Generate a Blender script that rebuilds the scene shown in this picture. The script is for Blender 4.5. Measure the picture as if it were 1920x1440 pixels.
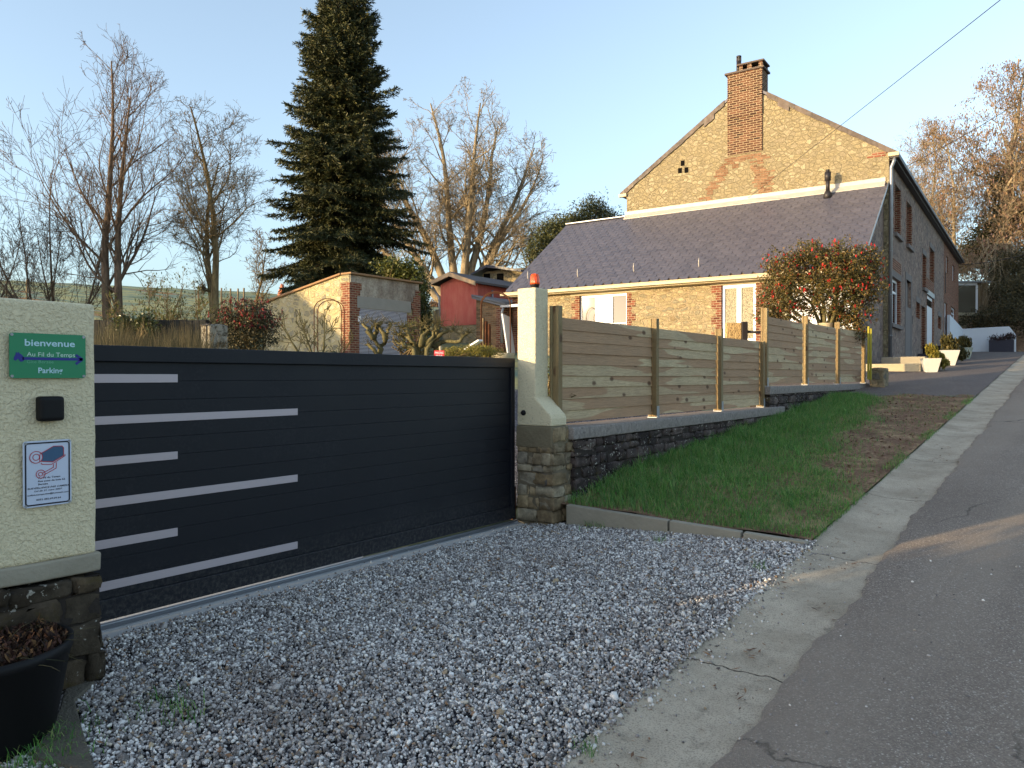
import bpy, bmesh, math, random
import numpy as np
from mathutils import Vector, Matrix, Euler
R = math.radians
random.seed(7); rng = np.random.default_rng(7)
for o in list(bpy.data.objects): bpy.data.objects.remove(o)
SC = bpy.context.scene; COL = SC.collection
# ------------------------------------------------------------------ camera, sky, sun
YAW, PITCH, F = 36.7, 0.56, 1430.0
cd = bpy.data.cameras.new('camera'); cam = bpy.data.objects.new('camera', cd); COL.objects.link(cam)
CAM = Vector((0, 0, 1.6)); cam.location = CAM
cam.rotation_euler = (R(90-PITCH), 0, R(YAW))
cd.sensor_width = 36; cd.lens = F/1920*36; cd.clip_end = 2000; cd.clip_start = 0.05
SC.camera = cam
SUN_PHI, SUN_EL = 27.2, 5.6
w = bpy.data.worlds.new('World'); SC.world = w; w.use_nodes = True
wn = w.node_tree.nodes; wl = w.node_tree.links
sky = wn.new('ShaderNodeTexSky'); sky.sky_type = 'NISHITA'; sky.sun_disc = False
sky.sun_elevation = R(SUN_EL); sky.sun_rotation = R(180+SUN_PHI)
sky.altitude = 200; sky.air_density = 1.0; sky.dust_density = 2.2; sky.ozone_density = 3.0
bg = wn['Background']; bg.inputs['Strength'].default_value = 0.15
hs = wn.new('ShaderNodeHueSaturation'); hs.inputs['Saturation'].default_value = 0.64; hs.inputs['Hue'].default_value = 0.491
wl.new(sky.outputs[0], hs.inputs['Color']); wl.new(hs.outputs[0], bg.inputs[0])
sd = bpy.data.lights.new('sun', 'SUN'); sun = bpy.data.objects.new('sun', sd); COL.objects.link(sun)
sd.energy = 1.8; sd.angle = R(0.5); sd.color = (1.0, 0.745, 0.40)
_d = Vector((math.sin(R(SUN_PHI))*math.cos(R(SUN_EL)), math.cos(R(SUN_PHI))*math.cos(R(SUN_EL)), -math.sin(R(SUN_EL))))
sun.rotation_euler = _d.to_track_quat('-Z', 'Y').to_euler(); sun.location = (-20, -40, 12)
SC.view_settings.view_transform = 'Standard'; SC.view_settings.look = 'None'
SC.view_settings.gamma = 1; SC.view_settings.exposure = 2.1
SC.render.engine = 'CYCLES'
# ------------------------------------------------------------------ photo pixel -> point on a real plane (used to take measurements)
CM = Euler((R(90-PITCH), 0, R(YAW))).to_matrix()
def ray(px, py): return CM @ Vector(((px-960)/F, (720-py)/F, -1.0))
def at(px, py, Y):
    d = ray(px, py); return CAM + d*Y
def onT(px, py, t):
    d = ray(px, py); return CAM + d*((t-CAM.x)/d.x)
def onS(px, py, s):
    d = ray(px, py); return CAM + d*((s-CAM.y)/d.y)
def onZ(px, py, z):
    d = ray(px, py); return CAM + d*((z-CAM.z)/d.z)
# ------------------------------------------------------------------ objects
OFF = {}
def tag(o, label=None, cat=None, group=None, kind=None):
    if label: o['label'] = label
    if cat: o['category'] = cat
    if group: o['group'] = group
    if kind: o['kind'] = kind
    return o
def thing(name, label, cat, loc=(0, 0, 0), rotz=0, group=None, off=None):
    o = bpy.data.objects.new(name, None); COL.objects.link(o); o.empty_display_size = 0.2
    o.location = loc; o.rotation_euler = (0, 0, rotz); tag(o, label, cat, group)
    OFF[o.name] = Vector(loc) if off is None else Vector(off)
    return o
def off_of(parent):
    v = Vector((0, 0, 0)); p = parent
    while p is not None:
        if p.name in OFF: return OFF[p.name]
        p = p.parent
    return v
def fast(name, V, Fc, mat, parent=None, smooth=False, attr=None, org=None):
    V = np.asarray(V, dtype=np.float32).reshape(-1, 3).copy(); Fc = np.asarray(Fc, dtype=np.int32)
    of = off_of(parent) if parent else Vector(org or (0, 0, 0))
    V -= np.array(of, dtype=np.float32)
    me = bpy.data.meshes.new(name); k = Fc.shape[1]
    me.vertices.add(len(V)); me.vertices.foreach_set('co', V.ravel())
    me.loops.add(Fc.size); me.loops.foreach_set('vertex_index', Fc.ravel())
    me.polygons.add(len(Fc)); me.polygons.foreach_set('loop_start', np.arange(0, Fc.size, k, dtype=np.int32))
    try: me.polygons.foreach_set('loop_total', np.full(len(Fc), k, dtype=np.int32))
    except Exception: pass
    if smooth: me.polygons.foreach_set('use_smooth', np.ones(len(Fc), dtype=bool))
    me.update(calc_edges=True); me.validate()
    me.materials.append(mat)
    o = bpy.data.objects.new(name, me); COL.objects.link(o)
    if parent: o.parent = parent
    else: o.location = of
    return o
class MB:
    def __init__(s): s.v = []; s.f = []; s.sm = []
    def add(s, vs, fs, smooth=False):
        b = len(s.v); s.v += [tuple(v) for v in vs]; s.f += [tuple(i+b for i in f) for f in fs]; s.sm += [smooth]*len(fs); return s
    def box(s, x0, x1, y0, y1, z0, z1, M=None):
        vs = [Vector((x, y, z)) for x in (x0, x1) for y in (y0, y1) for z in (z0, z1)]
        if M: vs = [M @ v for v in vs]
        return s.add(vs, [(0, 1, 3, 2), (4, 6, 7, 5), (0, 4, 5, 1), (2, 3, 7, 6), (0, 2, 6, 4), (1, 5, 7, 3)])
    def hexa(s, b, t):   # bottom 4 pts, top 4 pts (ccw from above)
        return s.add(list(b)+list(t), [(3, 2, 1, 0), (4, 5, 6, 7), (0, 1, 5, 4), (1, 2, 6, 5), (2, 3, 7, 6), (3, 0, 4, 7)])
    def prism(s, poly, fn, h0, h1):  # poly 2d, fn(a,b,h)->xyz
        n = len(poly); vs = [fn(a, b, h0) for a, b in poly]+[fn(a, b, h1) for a, b in poly]
        fs = [tuple(range(n))[::-1], tuple(range(n, 2*n))]+[(i, (i+1) % n, n+(i+1) % n, n+i) for i in range(n)]
        return s.add(vs, fs)
    def tube(s, pts, rad, n=6, cap=True, smooth=True):
        pts = [Vector(p) for p in pts]
        if not hasattr(rad, '__len__'): rad = [rad]*len(pts)
        vs = []; u = None
        for i, p in enumerate(pts):
            d = (pts[min(i+1, len(pts)-1)]-pts[max(i-1, 0)])
            d = d.normalized() if d.length > 1e-9 else Vector((0, 0, 1))
            if u is None: u = d.orthogonal().normalized()
            else:
                u = u-d*u.dot(d); u = u.normalized() if u.length > 1e-6 else d.orthogonal().normalized()
            v = d.cross(u)
            for k in range(n):
                a = 2*math.pi*k/n; vs.append(p+(u*math.cos(a)+v*math.sin(a))*rad[i])
        fs = []
        for i in range(len(pts)-1):
            for k in range(n):
                a, b = i*n+k, i*n+(k+1) % n; fs.append((a, b, b+n, a+n))
        if cap: fs += [tuple(range(n))[::-1], tuple(range((len(pts)-1)*n, len(pts)*n))]
        return s.add(vs, fs, smooth)
    def lathe(s, prof, c=(0, 0, 0), n=24, sx=1, sy=1, smooth=True):
        vs = []; c = Vector(c)
        for r, z in prof:
            for k in range(n):
                a = 2*math.pi*k/n; vs.append(c+Vector((r*math.cos(a)*sx, r*math.sin(a)*sy, z)))
        fs = []
        for i in range(len(prof)-1):
            for k in range(n):
                a, b = i*n+k, i*n+(k+1) % n; fs.append((a, b, b+n, a+n))
        fs += [tuple(range(n))[::-1], tuple(range((len(prof)-1)*n, len(prof)*n))]
        return s.add(vs, fs, smooth)
    def obj(s, name, mat, parent=None, bevel=0, org=None, seg=2):
        of = off_of(parent) if parent else Vector(org or (0, 0, 0))
        me = bpy.data.meshes.new(name)
        me.from_pydata([tuple(Vector(v)-of) for v in s.v], [], s.f)
        me.polygons.foreach_set('use_smooth', s.sm); me.update()
        bm = bmesh.new(); bm.from_mesh(me); bmesh.ops.recalc_face_normals(bm, faces=bm.faces); bm.to_mesh(me); bm.free()
        me.materials.append(mat)
        o = bpy.data.objects.new(name, me); COL.objects.link(o)
        if parent: o.parent = parent
        else: o.location = of
        if bevel:
            m = o.modifiers.new('b', 'BEVEL'); m.width = bevel; m.segments = seg; m.limit_method = 'ANGLE'; m.angle_limit = R(40)
        return o
# ------------------------------------------------------------------ materials
def c(r, g, b):
    f = lambda x: (x/255/12.92 if x/255 <= .04045 else ((x/255+.055)/1.055)**2.4)
    return (f(r), f(g), f(b), 1)
class NT:
    def __init__(s, name, rough=.9, spec=.3, metal=0):
        s.m = bpy.data.materials.new(name); s.m.use_nodes = True; s.t = s.m.node_tree; s.N = s.t.nodes; s.L = s.t.links
        s.b = s.N['Principled BSDF']; s.b.inputs['Roughness'].default_value = rough
        s.b.inputs['Specular IOR Level'].default_value = spec; s.b.inputs['Metallic'].default_value = metal
        s.tc = s.N.new('ShaderNodeTexCoord'); s.P = s.tc.outputs['Object']
    def set(s, inp, v):
        if isinstance(v, bpy.types.NodeSocket): s.L.new(v, inp)
        else: inp.default_value = v
    def n(s, ty, outi=0, props=None, **kw):
        nd = s.N.new('ShaderNode'+ty)
        for k, v in (props or {}).items(): setattr(nd, k, v)
        for k, v in kw.items():
            key = int(k[1:]) if k[0] == 'i' and k[1:].isdigit() else k.replace('_', ' ')
            s.set(nd.inputs[key], v)
        return nd.outputs[outi]
    def math(s, op, a, b=0.0, cc=None, clamp=False):
        nd = s.N.new('ShaderNodeMath'); nd.operation = op; nd.use_clamp = clamp
        s.set(nd.inputs[0], a); s.set(nd.inputs[1], b)
        if cc is not None: s.set(nd.inputs[2], cc)
        return nd.outputs[0]
    def map(s, vec, sc=(1, 1, 1), loc=(0, 0, 0), rot=(0, 0, 0)):
        return s.n('Mapping', Vector=vec, Scale=sc, Location=loc, Rotation=rot)
    def noise(s, sc, det=4, rough=.55, vec=None, dist=0, col=False):
        return s.n('TexNoise', 1 if col else 0, Vector=vec if vec is not None else s.P, Scale=sc, Detail=det, Roughness=rough, Distortion=dist)
    def vor(s, sc, feat='F1', out=0, vec=None, rnd=1.0, dist='EUCLIDEAN'):
        return s.n('TexVoronoi', out, props={'feature': feat}, Vector=vec if vec is not None else s.P, Scale=sc, Randomness=rnd)
    def ramp(s, fac, stops, interp='LINEAR'):
        nd = s.N.new('ShaderNodeValToRGB'); e = nd.color_ramp.elements; nd.color_ramp.interpolation = interp
        while len(e) > 1: e.remove(e[-1])
        e[0].position = stops[0][0]; e[0].color = s.cc(stops[0][1])
        for p, co in stops[1:]:
            x = e.new(p); x.color = s.cc(co)
        s.set(nd.inputs[0], fac); return nd.outputs[0]
    def cc(s, v): return (v, v, v, 1) if isinstance(v, (int, float)) else v
    def mix(s, f, a, b, mode='MIX'):
        nd = s.N.new('ShaderNodeMix'); nd.data_type = 'RGBA'; nd.blend_type = mode
        s.set(nd.inputs[0], f); s.set(nd.inputs[6], s.cc(a) if not isinstance(a, bpy.types.NodeSocket) else a)
        s.set(nd.inputs[7], s.cc(b) if not isinstance(b, bpy.types.NodeSocket) else b); return nd.outputs[2]
    def col(s, v): s.set(s.b.inputs['Base Color'], v); return s
    def bump(s, h, dist=.01, strength=1.0, nrm=None):
        nd = s.N.new('ShaderNodeBump'); nd.inputs['Distance'].default_value = dist; nd.inputs['Strength'].default_value = strength
        s.L.new(h, nd.inputs['Height'])
        if nrm is not None: s.L.new(nrm, nd.inputs['Normal'])
        s.L.new(nd.outputs[0], s.b.inputs['Normal']); return nd.outputs[0]
    def wall(s, swap=None):   # (along wall, height) coordinates
        sp = s.N.new('ShaderNodeSeparateXYZ'); s.L.new(s.P, sp.inputs[0])
        sn = s.N.new('ShaderNodeSeparateXYZ'); s.L.new(s.tc.outputs['Normal'], sn.inputs[0])
        ax = s.math('GREATER_THAN', s.math('ABSOLUTE', sn.outputs[0]), .6)
        u = s.math('ADD', s.math('MULTIPLY', sp.outputs[1], ax), s.math('MULTIPLY', sp.outputs[0], s.math('SUBTRACT', 1.0, ax)))
        top = s.math('GREATER_THAN', s.math('ABSOLUTE', sn.outputs[2]), .7)
        v = s.math('ADD', sp.outputs[2], s.math('MULTIPLY', sp.outputs[1], top))
        cb = s.N.new('ShaderNodeCombineXYZ'); s.L.new(u, cb.inputs[0]); s.L.new(v, cb.inputs[1]); return cb.outputs[0]
    def island(s): return s.n('NewGeometry', 8) if False else s.N.new('ShaderNodeNewGeometry').outputs['Random Per Island']
def plain(name, col, rough=.6, spec=.4, metal=0, var=.12, sc=6, bump=0):
    t = NT(name, rough, spec, metal); nz = t.noise(sc, 5)
    t.col(t.mix(nz, tuple(x*(1-var) for x in col[:3])+(1,), tuple(min(1, x*(1+var)) for x in col[:3])+(1,)))
    if bump: t.bump(t.noise(sc*8, 4), bump)
    return t.m
def m_brick(name, cols, mortar, bw=.22, bh=.075, dark=.0, off=.5):
    t = NT(name, .92, .2); uv = t.wall()
    wob = t.n('VectorMath', 0, props={'operation': 'MULTIPLY_ADD'}, i0=t.noise(9, 2, vec=uv, col=True), i1=(.008, .008, 0), i2=uv)
    br = t.N.new('ShaderNodeTexBrick'); br.offset = off; t.L.new(wob, br.inputs['Vector'])
    br.inputs['Scale'].default_value = 1; br.inputs['Brick Width'].default_value = bw; br.inputs['Row Height'].default_value = bh
    br.inputs['Mortar Size'].default_value = .009; br.inputs['Mortar Smooth'].default_value = .25
    br.inputs['Color1'].default_value = (0, 0, 0, 1); br.inputs['Color2'].default_value = (1, 1, 1, 1); br.inputs['Mortar'].default_value = (.5, .5, .5, 1)
    bc = t.ramp(br.outputs['Color'], [(i/(len(cols)-1), cc) for i, cc in enumerate(cols)])
    bc = t.mix(.55, bc, t.ramp(t.noise(25, 5, vec=uv), [(.3, .25), (.7, .75)]), 'SOFT_LIGHT')
    bc = t.mix(t.ramp(t.noise(1.3, 4, vec=uv), [(.5, 0), (.75, dark)]), bc, c(60, 42, 34))
    mo = t.mix(t.noise(30, 4, vec=uv), tuple(x*.7 for x in mortar[:3])+(1,), mortar)
    t.col(t.mix(br.outputs['Fac'], bc, mo))
    h = t.math('ADD', t.math('MULTIPLY', br.outputs['Fac'], -1.0), t.math('MULTIPLY', t.noise(60, 3, vec=uv), .35))
    t.bump(h, .012); return t.m
def m_rubble(name, cols, mortar, sc=3.6, mort=.09, flat=1.7, pale=.0, bump=.03, stain=None):
    t = NT(name, .93, .2); uv = t.wall()
    wob = t.n('VectorMath', 0, props={'operation': 'MULTIPLY_ADD'}, i0=t.noise(5, 3, vec=uv, col=True), i1=(.12, .07, 0), i2=uv)
    v2 = t.map(wob, (1, flat, 1))
    e = t.vor(sc, 'DISTANCE_TO_EDGE', 0, v2, .85); cell = t.vor(sc, 'F1', 1, v2, .85)
    sep = t.N.new('ShaderNodeSeparateColor'); t.L.new(cell, sep.inputs[0])
    bc = t.ramp(sep.outputs[0], [(i/(len(cols)-1), cc) for i, cc in enumerate(cols)])
    bc = t.mix(.7, bc, t.ramp(t.noise(14, 8, .7, vec=uv), [(.3, .22), (.7, .8)]), 'OVERLAY')
    thr = t.math('ADD', mort, t.math('MULTIPLY', t.math('SUBTRACT', t.noise(7, 4, vec=uv), .5), mort*1.8))
    mf = t.math('SUBTRACT', 1.0, t.math('DIVIDE', e, thr, clamp=True)); mf = t.ramp(mf, [(.0, 0), (.35, 1)])
    mo = t.mix(t.noise(22, 5, vec=uv), tuple(x*.72 for x in mortar[:3])+(1,), mortar)
    cl = t.mix(mf, bc, mo)
    if stain: cl = t.mix(t.ramp(t.noise(1.1, 5, .65, vec=uv), [(.48, 0), (.7, .65)]), cl, stain)
    t.col(cl)
    h = t.math('ADD', t.math('MULTIPLY', mf, -.7), t.math('MULTIPLY', t.noise(24, 6, .65, vec=uv), .8))
    t.bump(h, bump); return t.m
def m_stucco(name, base, low=None):
    t = NT(name, .95, .15)
    n1 = t.noise(75, 3, .5, dist=.6); n2 = t.noise(120, 4, .6); n3 = t.noise(3, 4)
    cl = t.mix(n3, tuple(x*.88 for x in base[:3])+(1,), base)
    cl = t.mix(t.ramp(n1, [(.3, 1), (.42, 0)]), cl, tuple(x*.72 for x in base[:3])+(1,))
    t.col(cl); h = t.math('ADD', t.ramp(n1, [(.36, 0), (.6, 1)]), t.math('MULTIPLY', n2, .4))
    t.bump(h, .004); return t.m
def m_wood(name, a, b, along=1, grey=0):
    t = NT(name, .75, .25); isl = t.island()
    sh = t.n('CombineXYZ', 0, i0=t.math('MULTIPLY', isl, 31.0), i1=t.math('MULTIPLY', isl, 77.0), i2=t.math('MULTIPLY', isl, 13.0))
    p = t.n('VectorMath', 0, props={'operation': 'ADD'}, i0=t.P, i1=sh)
    sc = [1, 1, 1]; sc2 = [9, 9, 9]; sc[along] = .22; sc2[along] = .5
    ps = t.map(p, (3.6, .26, 3.6)) if along == 1 else t.map(p, (3.6, 3.6, .26))
    lens = t.noise(1.7, 2, .35, vec=ps, dist=.15)
    kn_v = t.map(p, (1, .55, 1) if along == 1 else (1, 1, .55))
    kd = t.vor(5.5, 'F1', 0, kn_v, 1.0)
    gr_v = t.map(p, (44, 1.5, 44) if along == 1 else (44, 44, 1.5))
    warp = t.n('VectorMath', 0, props={'operation': 'MULTIPLY_ADD'}, i0=t.n('CombineXYZ', 0, i0=t.ramp(kd, [(0, 1), (.35, 0)]), i1=0.0, i2=t.ramp(kd, [(0, 1), (.35, 0)])), i1=(2.5, 0, 2.5), i2=gr_v)
    gr = t.noise(1.6, 4, .5, vec=warp)
    rings = t.math('SINE', t.math('MULTIPLY', gr, 46.0))
    m = t.ramp(lens, [(.465, 0), (.478, 1)])
    cl = t.mix(m, a, b)
    cl = t.mix(t.math('MULTIPLY', isl, .55), cl, tuple(x*.8 for x in b[:3])+(1,))
    cl = t.mix(t.ramp(t.noise(90, 3, .6, vec=t.map(p, (1, .05, 1) if along == 1 else (1, 1, .05))), [(.42, .0), (.7, .45)]), cl, tuple(x*.6 for x in b[:3])+(1,))
    cl = t.mix(t.ramp(rings, [(.35, 0), (.95, .42)]), cl, tuple(x*.55 for x in b[:3])+(1,))
    cl = t.mix(t.ramp(kd, [(.09, .9), (.17, 0)]), cl, c(92, 64, 44))
    cl = t.mix(t.ramp(t.noise(2.2, 5, vec=p), [(.45, 0), (.8, .25)]), cl, c(120, 118, 100))
    t.col(cl); t.bump(t.math('ADD', gr, t.math('MULTIPLY', rings, .2)), .003); return t.m
def m_slate(name, a, b, rough=.5):
    t = NT(name, rough, .5); isl = t.island()
    cl = t.mix(isl, a, b); cl = t.mix(t.ramp(t.noise(3, 5, .6), [(.45, 0), (.8, .35)]), cl, tuple(x*1.5 for x in b[:3])+(1,))
    t.col(cl); t.bump(t.noise(40, 5), .002)
    t.set(t.b.inputs['Roughness'], t.ramp(t.noise(8, 4), [(.3, rough-.12), (.7, rough+.15)])); return t.m
def m_leaf(name, cols, rough=.6, trans=0):
    t = NT(name, rough, .35); isl = t.island()
    t.col(t.ramp(isl, [(i/(max(1, len(cols)-1)), cc) for i, cc in enumerate(cols)]))
    if trans:
        tr = t.N.new('ShaderNodeBsdfTranslucent'); t.L.new(t.b.inputs['Base Color'].links[0].from_socket, tr.inputs[0])
        mx = t.N.new('ShaderNodeMixShader'); mx.inputs[0].default_value = trans
        t.L.new(t.b.outputs[0], mx.inputs[1]); t.L.new(tr.outputs[0], mx.inputs[2])
        t.L.new(mx.outputs[0], t.N['Material Output'].inputs[0])
    return t.m
def m_bark(name, a, b, sc=8):
    t = NT(name, .95, .15); n = t.noise(sc, 6, .65, vec=t.map(t.P, (1, 1, .25)))
    t.col(t.mix(t.ramp(n, [(.35, 0), (.65, 1)]), a, b)); t.bump(n, .03); return t.m
def m_glass(name, tint=(.05, .06, .07, 1), rough=.05):
    t = NT(name, rough, .35); t.col(tint); return t.m
# ------------------------------------------------------------------ material palette
CY, SY = math.cos(R(YAW)), math.sin(R(YAW))
MT = {}
MT['stone_gold'] = m_rubble('gable_rubble', [c(142, 130, 102), c(150, 137, 108), c(136, 125, 101), c(146, 133, 103), c(164, 152, 124), c(139, 127, 103)], c(152, 139, 110), 5.2, .06, 1.35, bump=.045)
MT['stone_front'] = m_rubble('annexe_rubble', [c(150, 136, 104), c(164, 149, 118), c(132, 125, 106), c(154, 139, 106), c(172, 159, 128), c(132, 114, 86)], c(172, 154, 124), 4.2, .09, 2.1, bump=.045)
MT['stone_grey'] = m_rubble('street_rubble', [c(136, 112, 102), c(166, 146, 132), c(112, 98, 94), c(178, 158, 142), c(142, 120, 108), c(108, 94, 92)], c(164, 144, 132), 5.6, .09, 1.3, bump=.05, stain=c(120, 112, 106))
MT['stone_shed'] = m_rubble('garage_rubble', [c(168, 158, 132), c(196, 184, 152), c(130, 124, 108), c(186, 170, 130)], c(196, 180, 140), 3.6, .12, 1.3, bump=.04)
MT['brick'] = m_brick('red_brick', [c(100, 54, 42), c(122, 70, 54), c(138, 84, 66), c(86, 48, 40)], c(178, 160, 132), dark=.25)
MT['brick_chim'] = m_brick('chimney_brick', [c(66, 44, 36), c(92, 62, 48), c(112, 78, 60), c(56, 40, 34)], c(186, 166, 134), .24, .08, dark=.5)
MT['brick_pale'] = m_brick('weathered_brick', [c(110, 84, 62), c(140, 108, 80), c(160, 124, 90), c(96, 66, 50)], c(150, 132, 104), dark=.4)
MT['stucco'] = m_stucco('cream_stucco', c(228, 214, 180))
MT['slate'] = m_slate('roof_slate', c(78, 77, 88), c(88, 86, 96), .42)
MT['slate2'] = m_slate('verge_slate', c(66, 56, 50), c(90, 76, 66), .6)
MT['zinc'] = plain('zinc', c(150, 152, 156), .45, .5, .6, .15, 4)
MT['gutterbeige'] = plain('cream_gutter', c(192, 176, 142), .5, .4, 0, .1, 3)
MT['flash'] = plain('lead_flashing', c(180, 172, 162), .5, .4, .1, .2, 3, .002)
MT['white'] = plain('white_pvc', c(226, 228, 232), .35, .5, 0, .03, 2)
MT['whitewall'] = plain('whitewash', c(214, 218, 224), .9, .2, 0, .06, 3, .003)
MT['darkmetal'] = plain('dark_metal', c(46, 42, 44), .5, .5, .3, .2, 5)
MT['black'] = plain('black_plastic', c(17, 16, 18), .6, .25, 0, .1, 5)
MT['hole'] = plain('dark_opening', c(14, 12, 12), .9, .1)
MT['concrete'] = plain('concrete', c(150, 142, 126), .9, .2, 0, .22, 4, .006)
MT['lintel'] = plain('stone_lintel', c(170, 158, 132), .9, .2, 0, .15, 3, .004)
MT['lintelgrey'] = plain('grey_lintel', c(124, 116, 112), .9, .2, 0, .15, 3, .004)
MT['rust'] = plain('rusted_iron', c(92, 58, 40), .9, .2, .2, .3, 12)
MT['planter'] = plain('stone_planter', c(196, 194, 188), .8, .3, 0, .12, 5, .003)
MT['planter_green'] = plain('greenish_planter', c(150, 160, 150), .8, .3, 0, .12, 5, .003)
MT['planter_dark'] = plain('charcoal_planter', c(58, 56, 66), .7, .3, 0, .1, 5)
MT['soil'] = plain('potting_soil', c(52, 40, 32), .95, .1, 0, .4, 20, .01)
MT['wood'] = m_wood('fence_board', c(214, 194, 154), c(184, 148, 114))
MT['post'] = m_wood('fence_post', c(162, 146, 108), c(146, 124, 88), along=2)
MT['oldwood'] = m_wood('old_timber', c(150, 128, 96), c(110, 90, 66), along=2)
MT['glass'] = m_glass('window_glass', c(92, 86, 74), .02)
MT['glassdark'] = m_glass('dark_glass', c(22, 24, 28), .08)
MT['glasspat'] = NT('frosted_glass', .5, .3); _t = MT['glasspat']
_t.col(_t.ramp(_t.vor(26, 'F1', 0), [(.2, c(84, 78, 62)), (.6, c(150, 142, 118))])); _t.bump(_t.vor(26), .004); MT['glasspat'] = _t.m
MT['wicker'] = NT('woven_rattan', .8, .2); _t = MT['wicker']
_t.col(_t.ramp(_t.vor(34, 'F1', 0), [(.15, c(70, 50, 32)), (.5, c(190, 160, 112))])); _t.bump(_t.vor(34), .01); MT['wicker'] = _t.m
# gate paint: fine structured powder coat
_t = NT('anthracite_powdercoat', .55, .28); _n = _t.noise(900, 2)
_d1 = _t.noise(1.6, 6, .65); _d2 = _t.noise(60, 4, .7)
_t.col(_t.mix(_t.ramp(_t.math('MULTIPLY', _d1, _d2), [(.28, 0), (.45, .12)]), _t.mix(_n, c(17, 19, 27), c(22, 24, 32)), c(90, 88, 88))); _c = _t.b.inputs['Base Color'].links[0].from_socket; _sz = _t.N.new('ShaderNodeSeparateXYZ'); _t.L.new(_t.P, _sz.inputs[0]); _t.col(_t.mix(_t.math('MULTIPLY', _t.ramp(_sz.outputs[2], [(0, .5), (.28, 0)]), _t.ramp(_t.noise(38, 6, .75), [(.45, 0), (.7, .7)])), _c, c(120, 114, 106))); _t.bump(_n, .0004); _t.set(_t.b.inputs['Roughness'], _t.ramp(_d1, [(.3, .42), (.7, .6)])); MT['anth'] = _t.m
_t = NT('brushed_aluminium_inlay', .45, .4, .25); _n = _t.noise(8, 4, vec=_t.map(_t.P, (1, .2, 30)))
_t.col(_t.mix(_n, c(176, 164, 168), c(188, 176, 180))); MT['inlay'] = _t.m
# dark mossy retaining wall
_t = NT('mossy_retaining_stone', .95, .15); uv = _t.wall()
e = _t.vor(3.2, 'DISTANCE_TO_EDGE', 0, _t.map(_t.n('VectorMath', 0, props={'operation': 'MULTIPLY_ADD'}, i0=_t.noise(5, 3, vec=uv, col=True), i1=(.1, .06, 0), i2=uv), (1, 1.8, 1)), .9)
n1 = _t.noise(7, 8, .75, vec=uv); n2 = _t.noise(45, 6, .7, vec=uv)
cl = _t.ramp(n1, [(.3, c(52, 46, 44)), (.5, c(88, 78, 72)), (.7, c(124, 110, 100))])
cl = _t.mix(_t.ramp(n2, [(.56, 0), (.64, .8)]), cl, c(136, 130, 122))
cl = _t.mix(_t.ramp(_t.vor(19, 'F1', 0, uv), [(.12, 1), (.2, 0)]), cl, _t.ramp(_t.noise(3, 2, vec=uv), [(.4, c(70, 64, 60)), (.5, c(196, 190, 180))]))
cl = _t.mix(_t.ramp(_t.noise(2.2, 5, .7, vec=uv), [(.5, 0), (.6, .85)]), cl, c(72, 60, 26))
cl = _t.mix(_t.ramp(e, [(.0, .35), (.03, 0)]), cl, c(34, 30, 28))
_t.col(cl); _t.bump(_t.math('ADD', _t.math('MULTIPLY', _t.ramp(e, [(0, 0), (.08, 1)]), .35), _t.math('MULTIPLY', n1, 1.6)), .035); MT['mossy'] = _t.m
# pillar base stone
MT['basedark'] = m_rubble('dark_base_stone', [c(58, 52, 42), c(78, 68, 54), c(46, 44, 40), c(88, 80, 64)], c(64, 58, 46), 5.0, .06, 1.5, bump=.04, stain=c(44, 42, 26))
MT['basestone'] = m_rubble('pillar_base_stone', [c(120, 112, 96), c(158, 140, 110), c(96, 92, 88), c(170, 158, 132)], c(150, 136, 108), 3.6, .05, 1.6, bump=.05, stain=c(96, 86, 68))
_t = NT('wall_coping', .9, .2); n1 = _t.noise(30, 8, .75); n2 = _t.noise(3, 5)
_t.col(_t.mix(_t.ramp(n2, [(.3, .2), (.7, .8)]), _t.ramp(n1, [(.35, c(84, 78, 74)), (.6, c(160, 152, 146))]), c(142, 132, 124))); _t.bump(n1, .006); MT['coping'] = _t.m
# asphalt
_t = NT('asphalt', .88, .3); v = _t.vor(170, 'F1', 1); sp = _t.n('SeparateColor', 0, i0=v)
a = _t.ramp(sp, [(0, c(124, 111, 100)), (.75, c(148, 134, 121)), (.93, c(172, 158, 143)), (1, c(215, 204, 190))])
big = _t.noise(.9, 6, .6); a = _t.mix(_t.ramp(big, [(.35, .0), (.7, .5)]), a, c(122, 108, 96)); a = _t.mix(_t.ramp(_t.noise(14, 6, .7), [(.5, 0), (.75, .4)]), a, c(160, 145, 129))
a = _t.mix(_t.ramp(_t.noise(.45, 3, .5, vec=_t.map(_t.P, (2.2, .5, 1))), [(.46, 0), (.6, .35)]), a, c(170, 155, 138))
ce = _t.vor(.55, 'DISTANCE_TO_EDGE', 0, _t.n('VectorMath', 0, props={'operation': 'MULTIPLY_ADD'}, i0=_t.noise(3, 6, .65, col=True), i1=(.35, .35, 0), i2=_t.P))
a = _t.mix(_t.math('MULTIPLY', _t.ramp(ce, [(.001, .8), (.006, 0)]), _t.ramp(_t.noise(.5, 2), [(.5, 0), (.56, 1)])), a, c(52, 46, 42))
a = _t.mix(_t.ramp(_t.vor(42, 'F1', 0), [(.06, .8), (.12, 0)]), a, c(170, 160, 148))
_t.col(a); _t.bump(_t.math('ADD', _t.vor(170), _t.math('MULTIPLY', _t.noise(30, 5), .9)), .008); MT['asphalt'] = _t.m
_t = NT('old_asphalt', .9, .25); v = _t.vor(120, 'F1', 1); sp = _t.n('SeparateColor', 0, i0=v)
a = _t.ramp(sp, [(0, c(84, 74, 70)), (.8, c(112, 98, 90)), (1, c(170, 160, 150))])
a = _t.mix(_t.ramp(_t.noise(1.4, 6, .65), [(.35, 0), (.7, .6)]), a, c(88, 80, 78)); _t.col(a); _t.bump(_t.noise(40, 5), .006); MT['asphalt2'] = _t.m
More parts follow.
